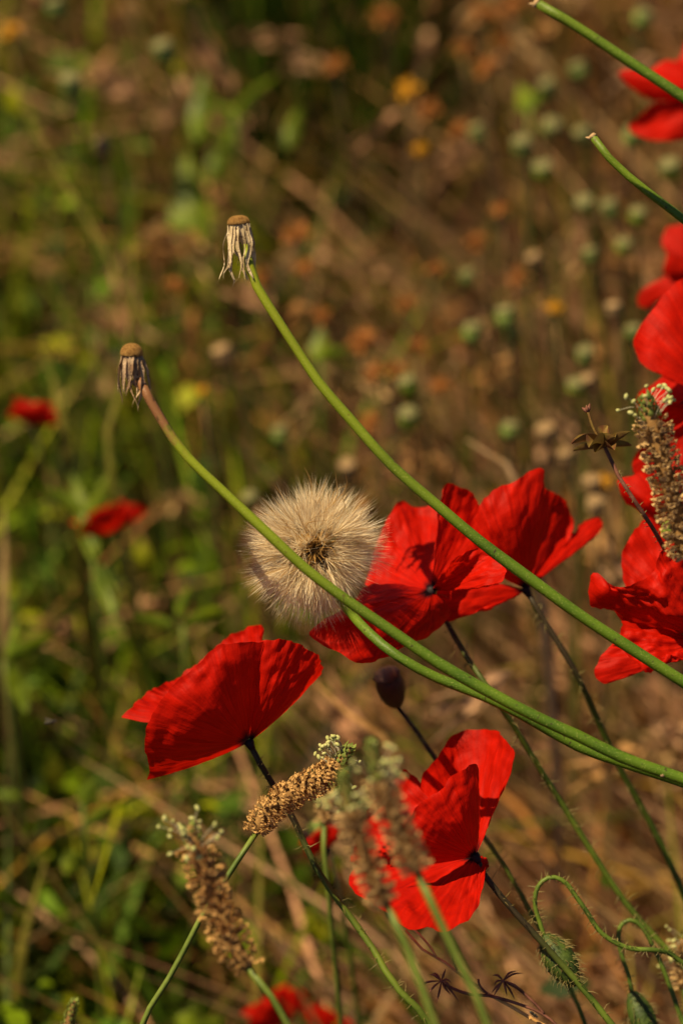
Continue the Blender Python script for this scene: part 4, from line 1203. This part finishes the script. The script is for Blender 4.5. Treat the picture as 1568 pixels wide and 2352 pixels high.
RUST = [(1150, 95, 1.36, 60), (1060, 110, 1.38, 50), (700, 620, 1.24, 56), (1000, 620, 1.24, 46), (1150, 480, 1.24, 46), (860, 860, 1.18, 56), (960, 800, 1.2, 46), (1110, 36, 1.36, 74), (1112, 160, 1.34, 78), (1180, 20, 1.40, 60), (880, 40, 1.42, 66), (770, 150, 1.38, 60), (985, 255, 1.34, 56), (1060, 300, 1.30, 56), (832, 790, 1.20, 78), (680, 540, 1.24, 70),
        (905, 850, 1.18, 52), (845, 975, 1.16, 60), (600, 640, 1.26, 52), (740, 730, 1.22, 60), (1190, 640, 1.22, 56), (1010, 890, 1.16, 50), (930, 700, 1.22, 50), (400, 660, 1.22, 50), (1090, 560, 1.24, 60)]
for i, (x, y, d, w) in enumerate(RUST):
    dried_head('blurred rust brown withered flower head ' + near_what(x, y), x, y, d, w, M['rust'], (rp_.uniform(0, .05), rp_.uniform(-.02, .05)), 'rust brown withered heads', 20, 60 + i)
for i, (x, y, d, w) in enumerate([(935, 212, 1.32, 66), (1272, 710, 1.18, 44), (26, 76, 1.34, 56), (1388, 1108, 1.10, 44), (965, 345, 1.30, 40), (462, 900, 1.18, 34)]):
    dried_head('small blurred orange yellow flower ' + near_what(x, y), x, y, d, w, M['yellow'], (rp_.uniform(0, .04), rp_.uniform(-.02, .04)), 'orange yellow background flowers', 16, 90 + i, 'flower')

def leafy_weed(label, leaves, d, foot_px, group=None):
    """leaves: (x0, y0, x1, y1, width px, depth shift)"""
    f0 = P(foot_px[0], foot_px[1], d)
    f = Vector((f0.x, f0.y, ground_z(f0.x, f0.y)))
    t = thing('leafy_weed', label, 'weed', f, group)
    top = P(leaves[0][0], leaves[0][1], d)
    b = MB(); b.tube(spline([top, top.lerp(f, .5) + Vector((.004, 0, 0)), f - Vector((0, 0, .005))], 14), [.0009] * 14, 6)
    link('stem', b.mesh('stem', M['plantain_stem']), t)
    for (x0, y0, x1, y1, w, dz) in leaves:
        a, e = P(x0, y0, d), P(x1, y1, d + dz)
        ax = e - a; L = ax.length
        sd = ax.cross(FWD * 1 + UPV * .35).normalized(); nn = sd.cross(ax).normalized()
        W = w * .5 * pxm(d)
        vs, fs, us = [], [], []
        m = 12
        for i in range(m + 1):
            q = i / m
            ww = W * .72 * (math.sin(math.pi * q ** .8) ** .8 + .05)
            c = a + ax * q + nn * (math.sin(q * 3.0) * L * .08)
            for s in (-1, -.5, 0, .5, 1):
                vs.append(c + sd * ww * s + nn * abs(s) * ww * .35 + nn * math.sin(q * 17 + s) * ww * .08); us.append((s, q))
        for i in range(m):
            for k in range(4):
                fs.append((i * 5 + k, i * 5 + k + 1, i * 5 + k + 6, i * 5 + k + 5))
        b = MB(); b.add(vs, fs, us)
        link('leaf', b.mesh('leaf', M['leaf']), t)
leafy_weed('tall weed with the broad bright green leaf behind the tallest spent stalk', [(440, 580, 425, 340, 130, .03), (480, 420, 545, 290, 66, .0), (450, 330, 470, 160, 66, .02), (500, 330, 610, 190, 40, .02), (520, 260, 440, 210, 30, 0)], 1.44, (470, 900))
leafy_weed('weed with rounded green leaves below the yellow flower', [(1215, 250, 1190, 190, 64, .02), (1230, 250, 1262, 190, 40, .02), (640, 330, 690, 260, 44, .02)][:2], 1.32, (1230, 420))
leafy_weed('weed with yellow green leaves on the green side beside the two-lobed red poppy', [(215, 1290, 160, 1080, 62, .02), (222, 1290, 260, 1420, 56, -.01), (200, 1180, 90, 1120, 46, .0), (200, 1200, 270, 1060, 40, .02)], 1.13, (215, 1600))
leafy_weed('leafy weed with horizontal pale leaves low in the green grass', [(420, 1440, 520, 1400, 48, -.01), (400, 1440, 300, 1420, 44, .0), (412, 1420, 440, 1340, 40, .02)], 1.10, (410, 1700))
leafy_weed('weed with pointed olive leaves beside the bare insect gap', [(10, 1520, 130, 1460, 44, -.01), (20, 1520, 60, 1640, 60, .0), (20, 1520, 40, 1420, 40, .02)], 1.09, (20, 1800))
leafy_weed('weed with bright green leaf above the wide open poppy', [(735, 830, 740, 750, 70, .01), (730, 830, 800, 800, 40, .0)], 1.22, (735, 1000))
leafy_weed('weed with dark green leaves under the dark red cup-shaped poppy', [(190, 1850, 220, 1790, 60, .01), (180, 1960, 150, 2010, 70, .0), (200, 1900, 260, 1850, 40, .0)], 1.06, (190, 2150))
leafy_weed('weed with rounded green leaf beside the lowest red poppy', [(430, 2370, 450, 2300, 84, .01), (440, 2370, 520, 2350, 50, .0)], 1.10, (430, 2450))
leafy_weed('tall slim weed with narrow upright green leaves behind the spent stalks', [(540, 260, 640, 170, 40, .02), (560, 270, 480, 240, 34, .02), (660, 340, 690, 240, 50, .0)], 1.36, (560, 500))

# single dry blades that can be picked out
def single_blade(label, px, d, w, mat, foot, name='grass_blade'):
    w_pts = [P(p[0], p[1], d) for p in px]
    path = spline(to_ground(w_pts, foot), 24)
    b = MB(); vs, fs = [], []
    for i, q in enumerate(path):
        q = Vector(q); f = i / 23
        ww = w * .5 * pxm(d) * (min(1, f * 6 + .12))
        tg = Vector(path[min(i + 1, 23)] - path[max(0, i - 1)]).normalized()
        sd = tg.cross(FWD).normalized(); nn = sd.cross(tg)
        vs += [q - sd * ww + nn * ww * .3, q, q + sd * ww + nn * ww * .3]
        if i:
            a = (i - 1) * 3; fs += [(a, a + 1, a + 4, a + 3), (a + 1, a + 2, a + 5, a + 4)]
    b.add(vs, fs)
    o = link(name, b.mesh(name, mat)); o['label'] = label; o['category'] = 'grass blade'
single_blade('pale dry grass blade arching above the tall pointed poppy petal', [(1070, 1010), (1110, 1025), (1150, 1055), (1185, 1095)], 1.05, 26, M['capsule_tan'], (.02, .02))
single_blade('tan upright dry stem standing at the edge of the green grass', [(8, 1165), (10, 1260), (8, 1400)], 1.13, 28, M['dry_stem'], (.0, .02))
single_blade('yellowing broad blade beside the dark red poppy in the green grass', [(95, 800), (120, 860), (135, 950), (150, 1040)], 1.18, 34, M['olive_stem'], (.01, .02))
single_blade('forked tan dry stem behind the withered spent head', [(310, 560), (300, 720), (280, 880), (240, 1020), (255, 1100)], 1.13, 13, M['olive_stem'], (.02, .02))
single_blade('long dark leaning stem in the upper meadow', [(0, 130), (60, 260), (150, 420), (230, 560), (300, 700)], 1.22, 10, M['olive_stem'], (.03, .02))
single_blade('olive blade leaning beside the ribbed plantain stem', [(110, 1960), (80, 2060), (50, 2180)], 1.06, 22, M['olive_stem'], (-.01, .0))
single_blade('curving brown dry stem beneath the dark maroon capsule', [(720, 1565), (760, 1600), (800, 1640), (870, 1680)], 1.0, 20, M['twig'], (.03, .02))

# ------------------------------------------------------------------ dry branched twig with spidery umbels
def twig():
    d = .80
    main = [P(930, 2138, d), P(948, 2168, d), P(1001, 2198, d), P(1061, 2242, d), P(1113, 2280, d), P(1165, 2308, d), P(1245, 2356, d), P(1330, 2410, d)]
    path = spline(to_ground(main, (.05, 0)), 60)
    t = thing('dry_twig', 'thin branched orange brown dry twig with two spidery dark umbels', 'twig', Vector(path[-1]) + Vector((0, 0, .006)))
    b = MB(); b.tube(path, [.00035 + .0003 * min(1, i / 10) for i in range(60)], 7); link('twig_stem', b.mesh('twig_stem', M['twig']), t)
    side = [[(941, 2128), (965, 2150), (990, 2180), (1001, 2198)],
            [(1021, 2262), (1050, 2276), (1085, 2286), (1121, 2288), (1181, 2304), (1241, 2328), (1276, 2354), (1300, 2390)],
            [(1161, 2256), (1190, 2272), (1213, 2292), (1232, 2310), (1249, 2330)],
            [(1042, 2190), (1040, 2205), (1050, 2230)], [(1098, 2250), (1100, 2262), (1118, 2284)]]
    for k, s in enumerate(side):
        b = MB(); b.tube(spline([P(x, y, d - .001) for x, y in s], 16), .00032 if k in (0, 3, 4) else .00042, 6)
        link('branch', b.mesh('branch', M['twig'] if k == 0 else M['umbel']), t)
    rs = random.Random(8)
    for (x, y, n, lean) in ((1013, 2254, 10, (-.3, -.35)), (1155, 2254, 9, (-.2, -.45))):
        c = P(x, y, d - .001)
        b = MB(); b.lathe([(-.0005, .0002), (0, .0006), (.0005, .0002)], c, (0, 0, 1), 8)
        um = link('umbel', b.mesh('umbel', M['umbel']), t)
        for i in range(n):
            an = 6.283 * i / n + rs.uniform(-.25, .25)
            dr = (RGT * (math.cos(an)) + UPV * (math.sin(an) + lean[1]) - FWD * rs.uniform(-.3, .6)).normalized()
            L = rs.uniform(.0028, .0068)
            m = c + dr * L * .55 + Vector((0, 0, .0004)); e = c + dr * L + Vector((rs.gauss(0, .0006), 0, -.0010))
            b = MB(); b.tube(spline([c, m, e], 7), [.00014, .0002, .0003, .00034, .00028, .00016, .00004], 5)
            link('ray', b.mesh('ray', M['umbel']), um)
    for i in range(16):
        j = rs.randrange(2, 34)
        p = Vector(path[j]) + Vector((rs.gauss(0, .0004), 0, .0005))
        b = MB(); b.lathe([(-.0005, .0001), (0, .0005), (.0006, .0001)], p, (rs.gauss(0, 1), rs.gauss(0, 1), 1), 5); link('knot', b.mesh('knot', M['twig']), t)
twig()

# ------------------------------------------------------------------ small brown-green calyx sprig
def calyx_sprig():
    d = .790
    path = spline(to_ground([P(1388, 1026, d), P(1396, 1046, d), P(1414, 1083, d), P(1446, 1135, d), P(1480, 1184, d), P(1530, 1270, d + .02), P(1600, 1420, d + .03), P(1660, 1600, d + .03)], (.03, .02)), 60)
    t = thing('calyx_sprig', 'small sprig of curled green and brown calyx lobes on a dark hairy stem', 'sprig', Vector(path[-1]) + Vector((0, 0, .006)))
    b = MB(); b.tube(path, [.0005 + .0003 * min(1, i / 12) for i in range(60)], 8); link('stem', b.mesh('stem', M['umbel']), t)
    b = MB(); hairs_on(b, path, .0006, 900, .0012, 3, .5); link('stem_hairs', b.mesh('stem_hairs', M['hair']), t, kind='stuff')
    b = MB(); b.tube(spline([P(1386, 1020, d), P(1372, 1002, d), P(1358, 972, d), P(1350, 944, d)], 14), .0004, 6); link('side_stem', b.mesh('side_stem', M['calyx']), t)
    rs = random.Random(2)
    for (x, y) in ((1336, 936), (1354, 926), (1346, 930)):
        b = MB(); a, e = P(1350, 946, d), P(x, y, d + rs.uniform(-.001, .001))
        b.tube(spline([a, a.lerp(e, .5), e], 6), [.0003, .0005, .0006, .0005, .0003, .0001], 5); link('bud', b.mesh('bud', M['umbel']), t)
    lobes = [((1384, 1024), (1350, 1014), (1312, 1020), 20, -.004), ((1384, 1028), (1352, 1032), (1316, 1036), 16, .002), ((1392, 1016), (1418, 1012), (1446, 992), 18, -.003),
             ((1392, 1022), (1420, 1026), (1450, 1024), 16, .002), ((1386, 1014), (1388, 1000), (1396, 978), 22, .004), ((1390, 1020), (1402, 1016), (1412, 1004), 24, -.006),
             ((1384, 1020), (1366, 1018), (1352, 1028), 26, -.007), ((1386, 1028), (1376, 1034), (1366, 1040), 20, -.006), ((1392, 1026), (1400, 1030), (1410, 1034), 20, -.006)]
    for (p0, p1, p2, w, dz) in lobes:
        cl = spline([P(*p0, d), P(*p1, d + dz * .5), P(*p2, d + dz)], 10)
        vs, fs = [], []
        for i, q in enumerate(cl):
            q = Vector(q); f = i / 9
            tg = Vector(cl[min(9, i + 1)] - cl[max(0, i - 1)]).normalized()
            sd = tg.cross(UPV).normalized(); nn = sd.cross(tg)
            if nn.dot(UPV) < 0: nn = -nn
            ww = w * .62 * pxm(d) * (math.sin(math.pi * (f * .9 + .08)) ** .7)
            for s in (-1, -.5, 0, .5, 1):
                vs.append(q + sd * ww * s + nn * (s * s) * ww * 1.5)
            if i:
                for k in range(4):
                    a = (i - 1) * 5 + k; fs.append((a, a + 1, a + 6, a + 5))
        b = MB(); b.add(vs, fs)
        link('calyx_lobe', b.mesh('calyx_lobe', M['calyx']), t)
calyx_sprig()

# ------------------------------------------------------------------ insects
def insect(label, x, y, d, size, axis, wings=True):
    c = P(x, y, d); L = size * pxm(d)
    ax = (RGT * axis[0] + UPV * axis[1] + FWD * .2).normalized()
    t = thing('fly', label, 'insect', c)
    b = MB(); b.lathe([(-.5 * L, .02 * L), (-.35 * L, .11 * L), (-.1 * L, .14 * L), (.02 * L, .09 * L)], c, ax, 10); link('abdomen', b.mesh('abdomen', M['insect']), t)
    b = MB(); b.lathe([(.0, .08 * L), (.08 * L, .14 * L), (.2 * L, .14 * L), (.28 * L, .07 * L)], c, ax, 10); link('thorax', b.mesh('thorax', M['insect']), t)
    b = MB(); b.lathe([(.27 * L, .04 * L), (.32 * L, .10 * L), (.42 * L, .10 * L), (.48 * L, .03 * L)], c, ax, 10); link('head', b.mesh('head', M['insect']), t)
    sd = ax.cross(Vector((0, 0, 1))).normalized(); up = sd.cross(ax)
    for s in (-1, 1):
        if wings:
            a = c + ax * .15 * L + up * .12 * L
            e = a - ax * .55 * L + sd * s * .30 * L + up * .12 * L
            w = (e - a).cross(up).normalized() * .12 * L
            b = MB(); b.add([a, a.lerp(e, .5) + w, e + w * .4, e - w * .4, a.lerp(e, .5) - w], [(0, 1, 2, 3, 4)]); link('wing', b.mesh('wing', M['wing']), t)
        for q in (-.02, .1, .2):
            a = c + ax * q * L + sd * s * .1 * L
            k = a + sd * s * .16 * L - up * .10 * L; e = k + sd * s * .05 * L - up * .18 * L
            b = MB(); b.tube([a, k, e], .012 * L, 4); link('leg', b.mesh('leg', M['insect']), t)
insect('tiny dark fly hovering in front of the green grass', 116, 1659, .86, 30, (.98, .18))
insect('tiny black insect sitting on the dry twig', 1225, 2331, .797, 26, (.75, -.6), False)
